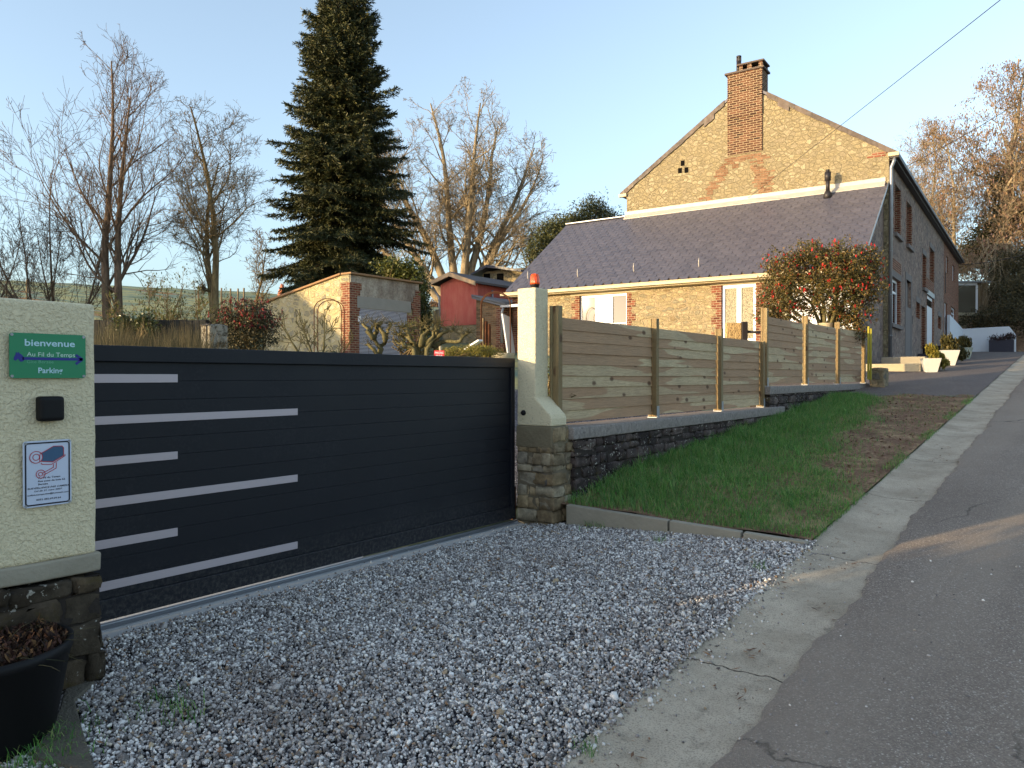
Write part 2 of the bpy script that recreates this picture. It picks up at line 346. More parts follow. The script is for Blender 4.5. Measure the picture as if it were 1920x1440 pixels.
# gutter concrete: joints, cracks, dirt along the edge
_t = NT('gutter_concrete', .92, .2)
n = _t.noise(2.2, 7, .65); a = _t.ramp(n, [(.3, c(156, 142, 122)), (.55, c(184, 169, 148)), (.75, c(200, 186, 164))])
a = _t.mix(_t.ramp(_t.noise(140, 3, .6), [(.35, .55), (.5, 0)]), a, c(88, 82, 74))
a = _t.mix(_t.ramp(_t.noise(9, 7, .75), [(.55, 0), (.72, .55)]), a, c(84, 78, 68))
wv = _t.n('VectorMath', 0, props={'operation': 'MULTIPLY_ADD'}, i0=_t.noise(2.5, 5, .6, col=True), i1=(.3, .3, 0), i2=_t.P)
sx = _t.N.new('ShaderNodeSeparateXYZ'); _t.L.new(wv, sx.inputs[0])
cr = _t.math('ABSOLUTE', _t.math('SUBTRACT', _t.math('FRACT', _t.math('DIVIDE', _t.math('ADD', sx.outputs[1], -.66), 1.95)), .5))
crm = _t.ramp(cr, [(.0008, 1), (.0032, 0)])
a = _t.mix(crm, a, c(50, 44, 38)); _t.col(a)
_t.bump(_t.math('ADD', _t.math('MULTIPLY', crm, -2.0), _t.noise(60, 6, .7)), .006); MT['gutter'] = _t.m
# gravel stones
_t = NT('crushed_limestone', .85, .3); isl = _t.island()
a = _t.ramp(isl, [(0, c(84, 78, 75)), (.22, c(124, 118, 114)), (.46, c(162, 155, 151)), (.70, c(208, 201, 195)), (.9, c(245, 240, 232)), (.955, c(170, 150, 120)), (1, c(140, 104, 76))])
a = _t.mix(_t.ramp(_t.noise(.9, 5, .6), [(.5, 0), (.75, .5)]), a, c(104, 86, 72))
a = _t.mix(_t.ramp(_t.noise(160, 3), [(.5, 0), (.75, .4)]), a, c(200, 198, 200)); _t.col(a); MT['gravel'] = _t.m
_t = NT('gravel_base', .95, .2); v = _t.vor(60, 'F1', 1); sp = _t.n('SeparateColor', 0, i0=v)
_t.col(_t.ramp(sp, [(0, c(38, 36, 38)), (.5, c(70, 68, 72)), (.9, c(120, 118, 122)), (1, c(170, 168, 168))])); _t.bump(_t.vor(60), .012); MT['gravelbed'] = _t.m
# earth / verge / fields
_t = NT('verge_earth', .96, .1); n = _t.noise(3, 8, .7); n2 = _t.noise(26, 8, .75)
a = _t.ramp(n2, [(.3, c(78, 56, 44)), (.5, c(128, 98, 78)), (.7, c(176, 146, 116))])
a = _t.mix(_t.ramp(n, [(.5, 0), (.62, .7)]), a, c(178, 152, 116)); a = _t.mix(_t.ramp(_t.noise(1.7, 5), [(.5, 0), (.65, .5)]), a, c(84, 60, 50)); _t.col(a); _t.bump(n2, .02); MT['earth'] = _t.m
_t = NT('pasture', .96, .1)
n = _t.noise(.22, 7, .6, vec=_t.map(_t.P, (.4, 1.6, 1), rot=(0, 0, R(-36.7)))); n2 = _t.noise(7, 8, .75)
a = _t.ramp(n, [(.3, c(92, 100, 60)), (.42, c(120, 134, 116)), (.5, c(160, 156, 112)), (.58, c(110, 130, 118)), (.66, c(150, 112, 76)), (.75, c(128, 132, 84))])
a = _t.mix(.5, a, _t.ramp(n2, [(.3, .25), (.7, .75)]), 'OVERLAY'); _t.col(a); _t.bump(n2, .08); MT['field'] = _t.m
# barks & leaves
MT['bark_red'] = m_bark('reddish_bark', c(78, 64, 54), c(124, 104, 86)); MT['bark'] = m_bark('grey_brown_bark', c(84, 72, 54), c(138, 120, 88))
MT['bark_big'] = m_bark('walnut_bark', c(116, 104, 84), c(166, 150, 124)); MT['bark_dark'] = m_bark('dark_bark', c(56, 42, 32), c(88, 68, 50))
MT['bark_moss'] = m_bark('mossy_bark', c(72, 68, 44), c(116, 108, 76), 14)
MT['spruce'] = m_leaf('spruce_needles', [c(36, 44, 28), c(56, 62, 34), c(78, 80, 42), c(44, 52, 32), c(104, 98, 56)], .6)
MT['pine'] = m_leaf('pine_needles', [c(50, 58, 34), c(78, 82, 46), c(98, 96, 54), c(60, 66, 40)], .6)
MT['leaf_dark'] = m_leaf('glossy_dark_leaf', [c(44, 56, 30), c(68, 76, 38), c(92, 94, 46), c(54, 62, 34)], .3, .12)
MT['leaf_mid'] = m_leaf('hedge_leaf', [c(56, 66, 30), c(82, 88, 38), c(110, 108, 48), c(66, 74, 36)], .5, .15)
MT['leaf_gold'] = m_leaf('golden_leaf', [c(120, 110, 44), c(150, 134, 56), c(92, 96, 40)], .5, .2)
MT['leaf_dry'] = m_leaf('dry_oak_leaf', [c(128, 104, 78), c(152, 126, 96), c(104, 84, 64), c(150, 116, 106)], .8, .2)
MT['leaf_olive'] = m_leaf('ivy_leaf', [c(58, 58, 30), c(92, 84, 42), c(40, 46, 26), c(110, 94, 50)], .55, .1)
MT['dead'] = m_leaf('fallen_leaf', [c(84, 56, 40), c(120, 86, 60), c(150, 116, 84), c(64, 44, 34)], .8)
MT['berry'] = m_leaf('red_bud', [c(120, 34, 36), c(150, 48, 46), c(90, 30, 34)], .5)
MT['flower'] = m_leaf('red_flower', [c(196, 44, 44), c(220, 70, 60), c(170, 30, 40)], .5, .2)
MT['camellia'] = m_leaf('camellia_leaf', [c(66, 68, 34), c(98, 88, 46), c(50, 58, 32), c(124, 98, 54), c(84, 70, 40)], .35, .12)
MT['brick_faded'] = m_brick('faded_brick', [c(112, 80, 60), c(132, 98, 74), c(146, 112, 86), c(100, 72, 54)], c(158, 140, 114), .24, .08)
MT['thicket'] = m_leaf('bramble_leaf', [c(52, 50, 28), c(78, 70, 40), c(34, 38, 24), c(100, 86, 54)], .6)
MT['grass'] = m_leaf('grass_blade', [c(50, 96, 38), c(76, 130, 50), c(116, 160, 74), c(64, 108, 62), c(160, 164, 100)], .6, .15)
MT['drygrass'] = m_leaf('dry_stalk', [c(84, 74, 52), c(66, 66, 42), c(108, 94, 66), c(54, 58, 38)], .8, .1)
# ------------------------------------------------------------------ terrain
def lerp(a, b, k): return a+(b-a)*k
def zroad(s): return .076*s if s < 31 else 2.356+.028*(s-31)
def cam_xy(t, s): return t*CY+s*SY, -t*SY+s*CY
def zland(t, s):
    x, y = cam_xy(t, s); q = x/max(y, 4)
    cz = float(np.interp(q, [-.7, -.32, -.18, .05, .3], [10.6, 9.3, 8.3, 7.6, 6.5]))
    return float(np.interp(y, [-60, 0, 5, 7, 9, 16, 25, 35, 70, 110, 300], [-4, .0, .285, .31, .55, 1.5, 2.12, 3.4, cz, cz-1.5, cz-12]))
def zgravel(t, s):
    a = .295 if s > 1 else .295+.076*(s-1)
    return lerp(a, zroad(s), min(1, max(0, (t+3.85)/2.33)))
def zfore(t, s):
    hb = zroad(s)+.06 if s < 27 else 2.112+.036*(s-27)
    return lerp(hb, zroad(s), min(1, max(0, (t+5)/3.48)))
def zverge(t, s):
    k = min(1, max(0, (t+3.62)/2.12)); wb = np.interp(s, [5.5, 5.9, 6.6, 9.3, 11.5, 14.3, 17], [.47, .51, .63, .835, .99, 1.21, 1.37])
    h = lerp(float(wb), zroad(s)+.01, k)
    return h+.025*math.sin(t*5+s*1.3)*math.sin(s*2.1)*(k*(1-k)*4)
def ground(t, s):
    if t < -4.1: return zland(t, s)
    if s < 5.6: return zgravel(max(t, -3.85), s) if t < -1.52 else zroad(s)
    if s < 15.5: return zverge(t, s) if t < -1.52 else zroad(s)
    return zfore(t, s) if t < -1.52 else zroad(min(s, 60))
def sheet(name, mat, T, S, fn, kind='structure', clip=None, smooth=True):
    V = [(t, s, fn(t, s)) for s in S for t in T]; n = len(T)
    Fc = [(j*n+i, j*n+i+1, (j+1)*n+i+1, (j+1)*n+i) for j in range(len(S)-1) for i in range(n-1) if not clip or clip((T[i]+T[i+1])/2, (S[j]+S[j+1])/2)]
    o = fast(name, V, Fc, mat, smooth=smooth); tag(o, kind=kind); return o
def spaced(a, b, fine, c0, g=.06):
    out = [a]
    while out[-1] < b: out.append(out[-1]+max(fine, abs(out[-1]-c0)*g))
    return out
Tg = sorted(set([-x for x in spaced(4.1, 190, .45, 4.1)]+[-3.98, -2.5, -1, 1, 3, 5, 8, 14, 25, 45, 80]))
Sg = sorted(set([-x for x in spaced(0, 80, 1.0, 0)]+spaced(0, 200, .7, 12)))
def zgr(t, s):
    if t > -8.2 and s > 16: return zfore(max(t, -8.2), min(s, 62))-.4 if s < 62 else 4.0
    if t < -4.0: return zland(t, s)+random.uniform(-.03, .03)*min(1, abs(t+4.1))
    z = min(zroad(s), zland(-4.2, s))-.25 if s < 60 else zroad(60)-.3
    if t > 3.5: z = zroad(min(s, 60))+.02
    return z
sheet('ground', MT['field'], Tg, Sg, zgr)
Sr = list(np.arange(-8, 62, .5))
EDGE = {}
def jag(s): return -1.03+.014*math.sin(s*1.7)+.012*math.sin(s*4.3+1)+.008*math.sin(s*11.1)+.008*math.sin(s*23+2)+random.uniform(-.005, .005)
Srf = list(np.arange(-2, 20, .06))+list(np.arange(20, 62, .5))
V = []; NR = [0, .04, .5, 1.2, 2.2, 3.4, 4.6]
for s in Srf:
    for k in NR: V.append((jag(s)+k, s, zroad(s)+.012*min(1, k*25)+(.0)-.004*(k == 0)))
n = len(NR); Fc = [(j*n+i, j*n+i+1, (j+1)*n+i+1, (j+1)*n+i) for j in range(len(Srf)-1) for i in range(n-1)]
tag(fast('asphalt_road', V, Fc, MT['asphalt'], smooth=True), kind='structure')
def zgut(t, s):
    k = (t+1.53)/.6; return zroad(s)-.028*math.sin(min(1, max(0, k))*math.pi)-(.012 if k > .8 else 0)+.006*math.sin(s*3)
sheet('concrete_gutter', MT['gutter'], list(np.linspace(-1.53, -.86, 9)), list(np.arange(-2, 62, .2)), zgut)
sheet('gravel_bed', MT['gravelbed'], list(np.linspace(-3.86, -1.53, 8)), list(np.arange(-3, 5.65, .25)), lambda t, s: zgravel(t, s)-.012)
sheet('yard_gravel', MT['gravelbed'], list(np.linspace(-9.5, -4.3, 10)), list(np.arange(-1, 12.2, .4)), lambda t, s: zland(t, s)+.035)
sheet('verge_earth', MT['earth'], list(np.linspace(-3.66, -1.53, 16)), list(np.arange(5.62, 17.2, .2)), zverge,
      clip=lambda t, s: s < 15.1+(t+3.6)*.7)
sheet('forecourt', MT['asphalt2'], list(np.linspace(-7.5, -1.53, 10)), list(np.arange(14.0, 62, .5)), lambda t, s: zfore(t, s)+.012,
      clip=lambda t, s: s > 14.7+(t+3.6)*.7 and not (t < -4.5 and s < 17))
# gate track strip and rail
g = MB(); zs = .29
g.box(-4.32, -3.85, .2, 5.62, .0, zs)
tag(g.obj('concrete_track_strip', plain('track_concrete', c(186, 184, 180), .85, .25, 0, .12, 14, .003), bevel=.008), kind='structure')
r = MB(); r.box(-4.14, -4.02, .2, 5.6, zs, zs+.006); r.tube([(-4.08, .2, zs+.012), (-4.08, 5.6, zs+.012)], .009, 8)
tag(r.obj('gate_rail', MT['zinc']), 'thin galvanised rail lying along the concrete strip under the dark gate', 'rail')
# stones
phi = (1+5**.5)/2
IV = np.array([(-1, phi, 0), (1, phi, 0), (-1, -phi, 0), (1, -phi, 0), (0, -1, phi), (0, 1, phi), (0, -1, -phi), (0, 1, -phi), (phi, 0, -1), (phi, 0, 1), (-phi, 0, -1), (-phi, 0, 1)], dtype=np.float32)/1.902
IF = np.array([(0, 11, 5), (0, 5, 1), (0, 1, 7), (0, 7, 10), (0, 10, 11), (1, 5, 9), (5, 11, 4), (11, 10, 2), (10, 7, 6), (7, 1, 8), (3, 9, 4), (3, 4, 2), (3, 2, 6), (3, 6, 8), (3, 8, 9), (4, 9, 5), (2, 4, 11), (6, 2, 10), (8, 6, 7), (9, 8, 1)])
def rand_rot(n):
    q = rng.normal(size=(n, 4)); q /= np.linalg.norm(q, axis=1)[:, None]; a, b, cc, d = q.T
    return np.stack([1-2*(cc*cc+d*d), 2*(b*cc-a*d), 2*(b*d+a*cc), 2*(b*cc+a*d), 1-2*(b*b+d*d), 2*(cc*d-a*b), 2*(b*d-a*cc), 2*(cc*d+a*b), 1-2*(b*b+cc*cc)], 1).reshape(n, 3, 3)
def stones(P, size):
    n = len(P); sc = size[:, None]*rng.uniform([.75, .55, .4], [1.25, 1.0, .75], (n, 3))
    base = IV[None]*(1+rng.uniform(-.22, .22, (n, 12, 1))); base = base*sc[:, None, :]
    rm = rand_rot(n); V = np.einsum('nij,nkj->nki', rm, base)+P[:, None, :]
    return V.reshape(-1, 3), (IF[None]+np.arange(n)[:, None, None]*12).reshape(-1, 3)
PP = []
NG = 140000
tt = rng.uniform(-3.88, -1.50, NG); ss = rng.uniform(-.3, 5.66, NG)
dist = np.hypot(tt, ss)
zz = np.array([zgravel(a, b) for a, b in zip(tt, ss)])
sz = rng.gamma(6, .00100, NG)+.0018; sz[:600] *= 1.9
keep = (rng.uniform(0, 1, NG) < np.clip(1.4-dist*.07, .6, 1)) & ~((tt < -3.3) & (ss < 1.0))
P = np.stack([tt, ss, zz-.004+rng.uniform(0, .012, NG)], 1)[keep]
V, Fc = stones(P, sz[keep]); sn = 1500; st = np.concatenate([rng.exponential(.05, 900)-1.52, -3.87-rng.exponential(.05, 350), rng.uniform(-1.5, .2, 250)]); s_s = rng.uniform(.3, 5.6, sn)
s_z = np.array([zgut(a, b)+.004 if -1.53 < a < -1.03 else (.294 if a < -3.85 else zroad(b)+.014 if a >= -1.03 else zgravel(a, b)) for a, b in zip(st, s_s)])
V2, F2 = stones(np.stack([st, s_s, s_z], 1), rng.gamma(6, .0009, sn)+.0015); Fc = np.concatenate([Fc, F2+len(V)]); V = np.concatenate([V, V2])
tag(fast('gravel', V, Fc, MT['gravel']), kind='stuff', cat='gravel', label='loose grey and white crushed stone covering the driveway in front of the gate')
# loose bigger pebbles on the strip
# grass blades
def blades(P, L, lean, wd, mat, name, parent=None):
    n = len(P); ang = rng.uniform(0, 2*math.pi, n); d = np.stack([np.cos(ang), np.sin(ang), np.zeros(n)], 1)
    sd = np.stack([-np.sin(ang), np.cos(ang), np.zeros(n)], 1)*(wd/2)[:, None] if hasattr(wd, '__len__') else np.stack([-np.sin(ang), np.cos(ang), np.zeros(n)], 1)*wd/2
    tw = rng.uniform(-1, 1, (n, 1)); sd = sd*np.abs(tw)+d*(wd/2 if not hasattr(wd, '__len__') else wd[:, None]/2)*(1-np.abs(tw))
    up = np.array([0, 0, 1.0])
    m = P+up*(L*.6)[:, None]+d*(L*lean*.28)[:, None]; tip = P+up*(L*np.sqrt(np.clip(1-lean**2*.6, .1, 1)))[:, None]+d*(L*lean)[:, None]
    V = np.stack([P-sd, P+sd, m-sd*.7, m+sd*.7, tip], 1).reshape(-1, 3)
    b = np.arange(n)[:, None]*5
    F3 = np.concatenate([b+np.array([[0, 1, 3]]), b+np.array([[0, 3, 2]]), b+np.array([[2, 3, 4]])], 0)
    return fast(name, V, F3, mat, parent)
def bare(t, s):   # 0 grassy, 1 bare track along the gutter
    w = .55*math.sin(s*1.1)*.3+.25*math.sin(s*2.9+t*3)+.15*math.sin(t*9+s*5)
    c0 = np.interp(s, [5.6, 7, 8.6, 10, 12, 15, 17], [-1.3, -1.55, -2.2, -2.45, -2.65, -3.1, -3.3])
    return 1/(1+math.exp(-(t-(c0+w*.35))*7))
NB = 190000; tt = rng.uniform(-3.62, -1.5, NB); ss = rng.uniform(5.64, 16.6, NB)**1.0
keep = [];
for a, b in zip(tt, ss):
    cl = .5+.5*math.sin(a*7+b*2.3)*math.sin(b*3.7-a*4)
    near_edge = 1 if a > -1.62 and math.sin(b*3)>.2 else 0
    keep.append(b < 15.0+(a+3.6)*.7 and random.random() < max((1-bare(a, b))*(.38+.62*cl), .05*cl, .3*near_edge))
keep = np.array(keep); tt = tt[keep]; ss = ss[keep]
zz = np.array([zverge(a, b) for a, b in zip(tt, ss)])
wallk = np.clip((-tt-2.3)/1.3, 0, 1); clump = .5+.5*np.sin(tt*5.1+ss*2.2)*np.sin(ss*1.9-tt*2)
L = rng.uniform(.025, .06, len(tt))+wallk*rng.uniform(.01, .12, len(tt))*(.4+.9*clump)
blades(np.stack([tt, ss, zz-.005], 1), L, rng.uniform(.2, .95, len(tt)), rng.uniform(.003, .0065, len(tt)), MT['grass'], 'verge_grass')
tp = []; tl = []
for _ in range(230):
    b = random.uniform(5.75, 15.2); a = random.choice([-3.6+random.expovariate(2.2), random.uniform(-3.5, -1.9)])
    if a > -1.7 or b > 14.8+(a+3.6)*.7 or bare(a, b) > .7: continue
    LL = random.uniform(.07, .17)*(1.15 if a < -2.9 else .7)
    for _ in range(random.randint(18, 46)):
        q, r2 = a+random.gauss(0, .035), b+random.gauss(0, .045)
        if q < -3.6: q = -3.6
        tp.append((q, r2, zverge(q, r2))); tl.append(LL*random.uniform(.5, 1.2))
blades(np.array(tp), np.array(tl), rng.uniform(.2, 1.0, len(tp)), rng.uniform(.004, .008, len(tp)), MT['grass'], 'grass_tufts')
tag(bpy.data.objects['grass_tufts'], 'longer grass tufts hanging over the bank below the retaining wall', 'grass', kind='stuff')
tag(bpy.data.objects['verge_grass'], 'green grass growing on the bank between the wall and the gutter', 'grass', kind='stuff')
def flakes(name, P, size, mat, parent=None, flat=.35, asp=.5, label=None, cat=None, kind='stuff'):
    n = len(P); a = rng.uniform(0, 6.283, n); tl = rng.normal(0, flat, (n, 2))
    u = np.stack([np.cos(a), np.sin(a), tl[:, 0]], 1)*size[:, None]; v = np.stack([-np.sin(a), np.cos(a), tl[:, 1]], 1)*size[:, None]*asp
    V = np.stack([P-u, P+v*.9+u*.1, P+u, P-v], 1).reshape(-1, 3); Fc = np.arange(n*4).reshape(-1, 4)
    o = fast(name, V, Fc, mat, parent); tag(o, label, cat, kind=kind); return o
n = 2600; tt = rng.uniform(-3.5, -1.55, n); ss = rng.uniform(5.8, 16, n)
kp = np.array([random.random() < .4+.6*bare(a, b) and b < 15+(a+3.6)*.7 for a, b in zip(tt, ss)]); tt, ss = tt[kp], ss[kp]
flakes('leaf_litter', np.stack([tt, ss, np.array([zverge(a, b)+.008 for a, b in zip(tt, ss)])], 1), rng.uniform(.01, .028, len(tt)), MT['dead'], label='brown fallen leaves and twigs scattered on the bare earth of the verge', cat='leaf litter')
tt = []; ss = []
for i in range(26):
    a = random.uniform(-1.45, -1.12); b = random.uniform(1.6, 12); k = random.randint(2, 11)
    for j in range(k): tt.append(a+random.gauss(0, .035)); ss.append(b+random.gauss(0, .07))
for i in range(160): tt.append(random.uniform(-1.5, -1.0)); ss.append(random.uniform(1.5, 14))
tt = np.array(tt); ss = np.array(ss)
flakes('gutter_leaves', np.stack([tt, ss, np.array([zgut(a, b)+.012 for a, b in zip(tt, ss)])], 1), rng.uniform(.008, .026, len(tt)), MT['dead'], flat=.2, asp=.28, label='small dry leaves lying in the concrete gutter', cat='leaf litter')
n = 240; tt = rng.uniform(-3.8, -1.5, n); ss = rng.uniform(.2, 5.6, n)
flakes('gravel_leaves', np.stack([tt, ss, np.array([zgravel(a, b)+.014 for a, b in zip(tt, ss)])], 1), rng.uniform(.008, .02, n), MT['dead'], label='brown leaf scraps lying on the gravel', cat='leaf litter')
# weeds in gravel
PW = []
for (px, py, k, rr) in [(1115, 993, 160, .07), (300, 1345, 60, .06), (350, 1360, 40, .05), (1235, 1055, 26, .03), (1420, 1115, 30, .03), (1100, 1405, 30, .03), (1085, 980, 70, .05), (70, 1420, 300, .1), (30, 1432, 260, .1)]:
    p = onZ(px, py, .3 if py < 1000 else .2)
    for j in range(k):
        a, b = p.x+random.gauss(0, rr), p.y+random.gauss(0, rr); PW.append((a, b, zgravel(a, b)))
PW = np.array(PW); blades(PW, rng.uniform(.03, .08, len(PW)), rng.uniform(.3, 1, len(PW)), rng.uniform(.003, .006, len(PW)), MT['grass'], 'gravel_weeds')
tag(bpy.data.objects['gravel_weeds'], 'small green weeds poking through the gravel', 'weeds', kind='stuff')
# kerb edging stones between gravel and verge
K0 = Vector((-3.58, 5.62, 0)); K1 = Vector((-1.52, 5.55, 0))
ka = [(0, .47), (.478, .76), (.77, .995)]
kl = ['pale concrete edging stone nearest the cream gate pillar', 'middle concrete edging stone between gravel and grass', 'mossy concrete edging stone sinking beside the gutter']
def kpt(px, py): return onS(px, py, 5.6)
for (a, b), lb in zip(ka, kl):
    m = MB(); p = K0.lerp(K1, a); q = K0.lerp(K1, b)
    zt0 = lerp(.485, .435, a); zt1 = lerp(.485, .435, b)
    m.hexa([(p.x, p.y-.03, .05), (q.x, q.y-.03, .05), (q.x, q.y+.03, .05), (p.x, p.y+.03, .05)], [(p.x, p.y-.03, zt0), (q.x, q.y-.03, zt1), (q.x, q.y+.03, zt1+.003), (p.x, p.y+.03, zt0+.003)])
    tag(m.obj('edging_stone', MT['concrete'], bevel=.007, org=(p.x, p.y, .2)), lb, 'edging stone', 'edging stones along the gravel')
# ------------------------------------------------------------------ lettering
def text_geo(body, bold=False, italic=False):
    cu = bpy.data.curves.new('tmp', 'FONT'); cu.body = body; cu.resolution_u = 3
    if bold: cu.offset = .018
    if italic: cu.shear = .3
    o = bpy.data.objects.new('tmp', cu); COL.objects.link(o)
    dg = bpy.context.evaluated_depsgraph_get(); me = bpy.data.meshes.new_from_object(o.evaluated_get(dg))
    V = [tuple(v.co[:2]) for v in me.vertices]; Fc = [tuple(p.vertices) for p in me.polygons]
    bpy.data.objects.remove(o); bpy.data.meshes.remove(me)
    return V, Fc
def put_text(mb, body, x0, x1, y, h, fn, bold=False, italic=False, lift=.0008):
    V, Fc = text_geo(body, bold, italic)
    a = min(v[0] for v in V); b = max(v[0] for v in V); sy = h/.72
    mb.add([fn(x0+(v[0]-a)/(b-a)*(x1-x0), y+v[1]*sy, lift) for v in V], Fc)
def ring(mb, pts, wd, fn, lift, closed=True):
    n = len(pts); vs = []
    for i in range(n):
        p = Vector(pts[i]); q = Vector(pts[(i+1) % n] if closed or i < n-1 else pts[i]); o = Vector(pts[i-1] if closed or i > 0 else pts[i])
        d1 = (p-o); d2 = (q-p); d1 = d1.normalized() if d1.length > 0 else d2.normalized(); d2 = d2.normalized() if d2.length > 0 else d1
        nn = Vector((-(d1+d2).y, (d1+d2).x)); nn = nn.normalized() if nn.length > 1e-6 else Vector((-d1.y, d1.x))
        k = 1/max(.5, nn.dot(Vector((-d1.y, d1.x))))
        vs += [fn(*(p+nn*wd/2*k), lift), fn(*(p-nn*wd/2*k), lift)]
    fs = [(2*i, 2*i+1, (2*i+3) % (2*n), (2*i+2) % (2*n)) for i in range(n if closed else n-1)]
    mb.add(vs, fs)
def circ(cx, cy, r, n=20): return [(cx+r*math.cos(2*math.pi*k/n), cy+r*math.sin(2*math.pi*k/n)) for k in range(n)]
def rrect(x0, x1, y0, y1, r, n=4):
    out = []
    for (cx, cy, a0) in ((x1-r, y1-r, 0), (x0+r, y1-r, 90), (x0+r, y0+r, 180), (x1-r, y0+r, 270)):
        for k in range(n+1):
            a = R(a0+90*k/n); out.append((cx+r*math.cos(a), cy+r*math.sin(a)))
    return out
# ------------------------------------------------------------------ sliding gate
TG = -4.07
gz0 = sum(onT(x, y, TG).z for x, y in ((184, 1168), (965, 972)))/2; gz1 = sum(onT(x, y, TG).z for x, y in ((181, 646), (965, 672)))/2
gs0 = 1.02; gs1 = onT(966, 800, TG).y
gate = thing('sliding_gate', 'long anthracite sliding gate with pale horizontal inlay strips between the two cream pillars', 'gate', (TG, gs0, gz0))
rail_h = .085; st_w = .055
m = MB(); m.box(TG-.07, TG, gs0, gs1, gz1-rail_h, gz1); m.obj('top_rail', MT['anth'], gate, .004)
m = MB(); m.box(TG-.07, TG, gs0, gs1, gz0, gz0+.11); m.obj('bottom_rail', MT['anth'], gate, .004)
m = MB(); m.box(TG-.072, TG-.002, gs1-st_w, gs1-.001, gz0+.11, gz1-rail_h); m.obj('end_stile', MT['anth'], gate, .003)
m = MB(); m.box(TG-.072, TG-.002, gs0, gs0+st_w, gz0+.11, gz1-rail_h); m.obj('end_stile', MT['anth'], gate, .003)
bd = .1; z = gz0+.11; nb = round((gz1-rail_h-z)/.1055); bh = (gz1-rail_h-z)/nb
m = MB()
for i in range(nb): m.box(TG-.05, TG-.022, gs0+st_w, gs1-st_w-.001, z+i*bh+.0007, z+(i+1)*bh-.0007)
m.obj('infill_boards', MT['anth'], gate, .001)
m = MB(); m.box(TG-.053, TG-.045, gs0+st_w, gs1-st_w, gz0+.1, gz1-rail_h+.01); m.obj('backing_sheet', MT['black'], gate)
for (x1, ya, yb, yc, yd) in ((333, 701, 718, 702, 717), (558, 781, 796, 766, 779), (333, 858, 874, 847, 861), (558, 935, 952, 891, 904), (333, 1014, 1031, 990, 1005), (558, 1092, 1109, 1017, 1030)):
    TT = TG-.021
    zt = (onT(181, ya, TT).z+onT(x1, yc, TT).z)/2; zb = (onT(181, yb, TT).z+onT(x1, yd, TT).z)/2; e = onT(x1, ya, TT).y
    m = MB(); m.box(TT-.003, TT+.002, gs0+st_w, e, zb, zt); m.obj('inlay_strip', MT['inlay'], gate, .001)
# catch post beside pillar
m = MB(); cp = onT(972, 930, -4.12); m.box(-4.2, -4.1, gs1+.002, gs1+.055, .291, onT(972, 910, -4.12).z)
tag(m.obj('gate_catch', plain('brown_bracket', c(92, 60, 44), .6, .3, .2), bevel=.003, org=(-4.15, gs1, .29)), 'small brown metal catch bracket at the foot of the right pillar', 'gate catch')
def _blk():
    g_ = [-1, -.82, 0, .82, 1]; ids = {}; V = []; Fq = []
    def vid(p):
        if p not in ids: ids[p] = len(V); V.append(p)
        return ids[p]
    for ax in range(3):
        for sgn in (-1, 1):
            for i in range(4):
                for j in range(4):
                    q = []
                    for a, b in ((i, j), (i+1, j), (i+1, j+1), (i, j+1)):
                        p = [0, 0, 0]; p[ax] = sgn; p[(ax+1) % 3] = g_[a]; p[(ax+2) % 3] = g_[b]; q.append(vid(tuple(p)))
                    Fq.append(q if sgn > 0 else q[::-1])
    V = np.array(V, dtype=float); n_ = np.sum(np.abs(V) >= .99, 1); V *= np.where(n_ == 3, .90, np.where(n_ == 2, .95, 1))[:, None]
    return V, np.array(Fq)
BV, BF = _blk()
def stack(name, mat, parent, x0, x1, y0, y1, z0, ztop, ch=(.07, .15), ln=(.13, .34), amp=.006, gap=.006, core=None, faces='xy', seed=1, flare=0):
    """masonry: courses of separately shaped stones round a mortar core, one mesh"""
    rn = np.random.default_rng(seed); VV = []; FF = []; nb_ = 0
    zt_f = ztop if callable(ztop) else (lambda u: ztop)
    def put(cx, cy, cz, hx, hy, hz):
        nonlocal nb_
        v = BV*np.array([hx, hy, hz])*(1+rn.normal(0, .03, (len(BV), 3)))+rn.normal(0, amp, (len(BV), 3))*np.array([.8, .8, .8])
        k = flare*(1-(cz-z0)/max(.01, (zt_f(cy)-z0))); v = v+np.array([cx+(cx-(x0+x1)/2)*k, cy+(cy-(y0+y1)/2)*k, cz])
        VV.append(v); FF.append(BF+nb_*len(BV)); nb_ += 1
    z = z0; zmax = max(zt_f(y0), zt_f(y1))
    while z < zmax-.03:
        h = rn.uniform(*ch); h = min(h, zmax-z); zc_ = z+h/2
        if x1-x0 < y1-y0 or 'x' in faces:
            y = y0
            while y < y1-.02:
                l = min(rn.uniform(*ln), y1-y); l = y1-y if y1-y-l < .07 else l
                dp = rn.uniform(.08, .14); put(x1-dp+rn.uniform(-.012, .012), y+l/2, zc_+rn.normal(0, .004), dp, l/2-gap/2, h/2-gap/2); y += l
        if 'y' in faces:
            x = x0
            while x < x1-.1:
                l = min(rn.uniform(*ln), x1-.02-x)
                if l < .05: break
                dp = rn.uniform(.06, .1); put(x+l/2, y0+dp+rn.uniform(-.010, .010), zc_, l/2-gap/2, dp, h/2-gap/2); x += l
        z += h
    m = MB(); e = .011; m.box(x0, x1-e, y0+e, y1-e*.5, z0-.15, zmax-.01); m.obj('mortar_core', core, parent)
    return fast(name, np.concatenate(VV), np.concatenate(FF), mat, parent)
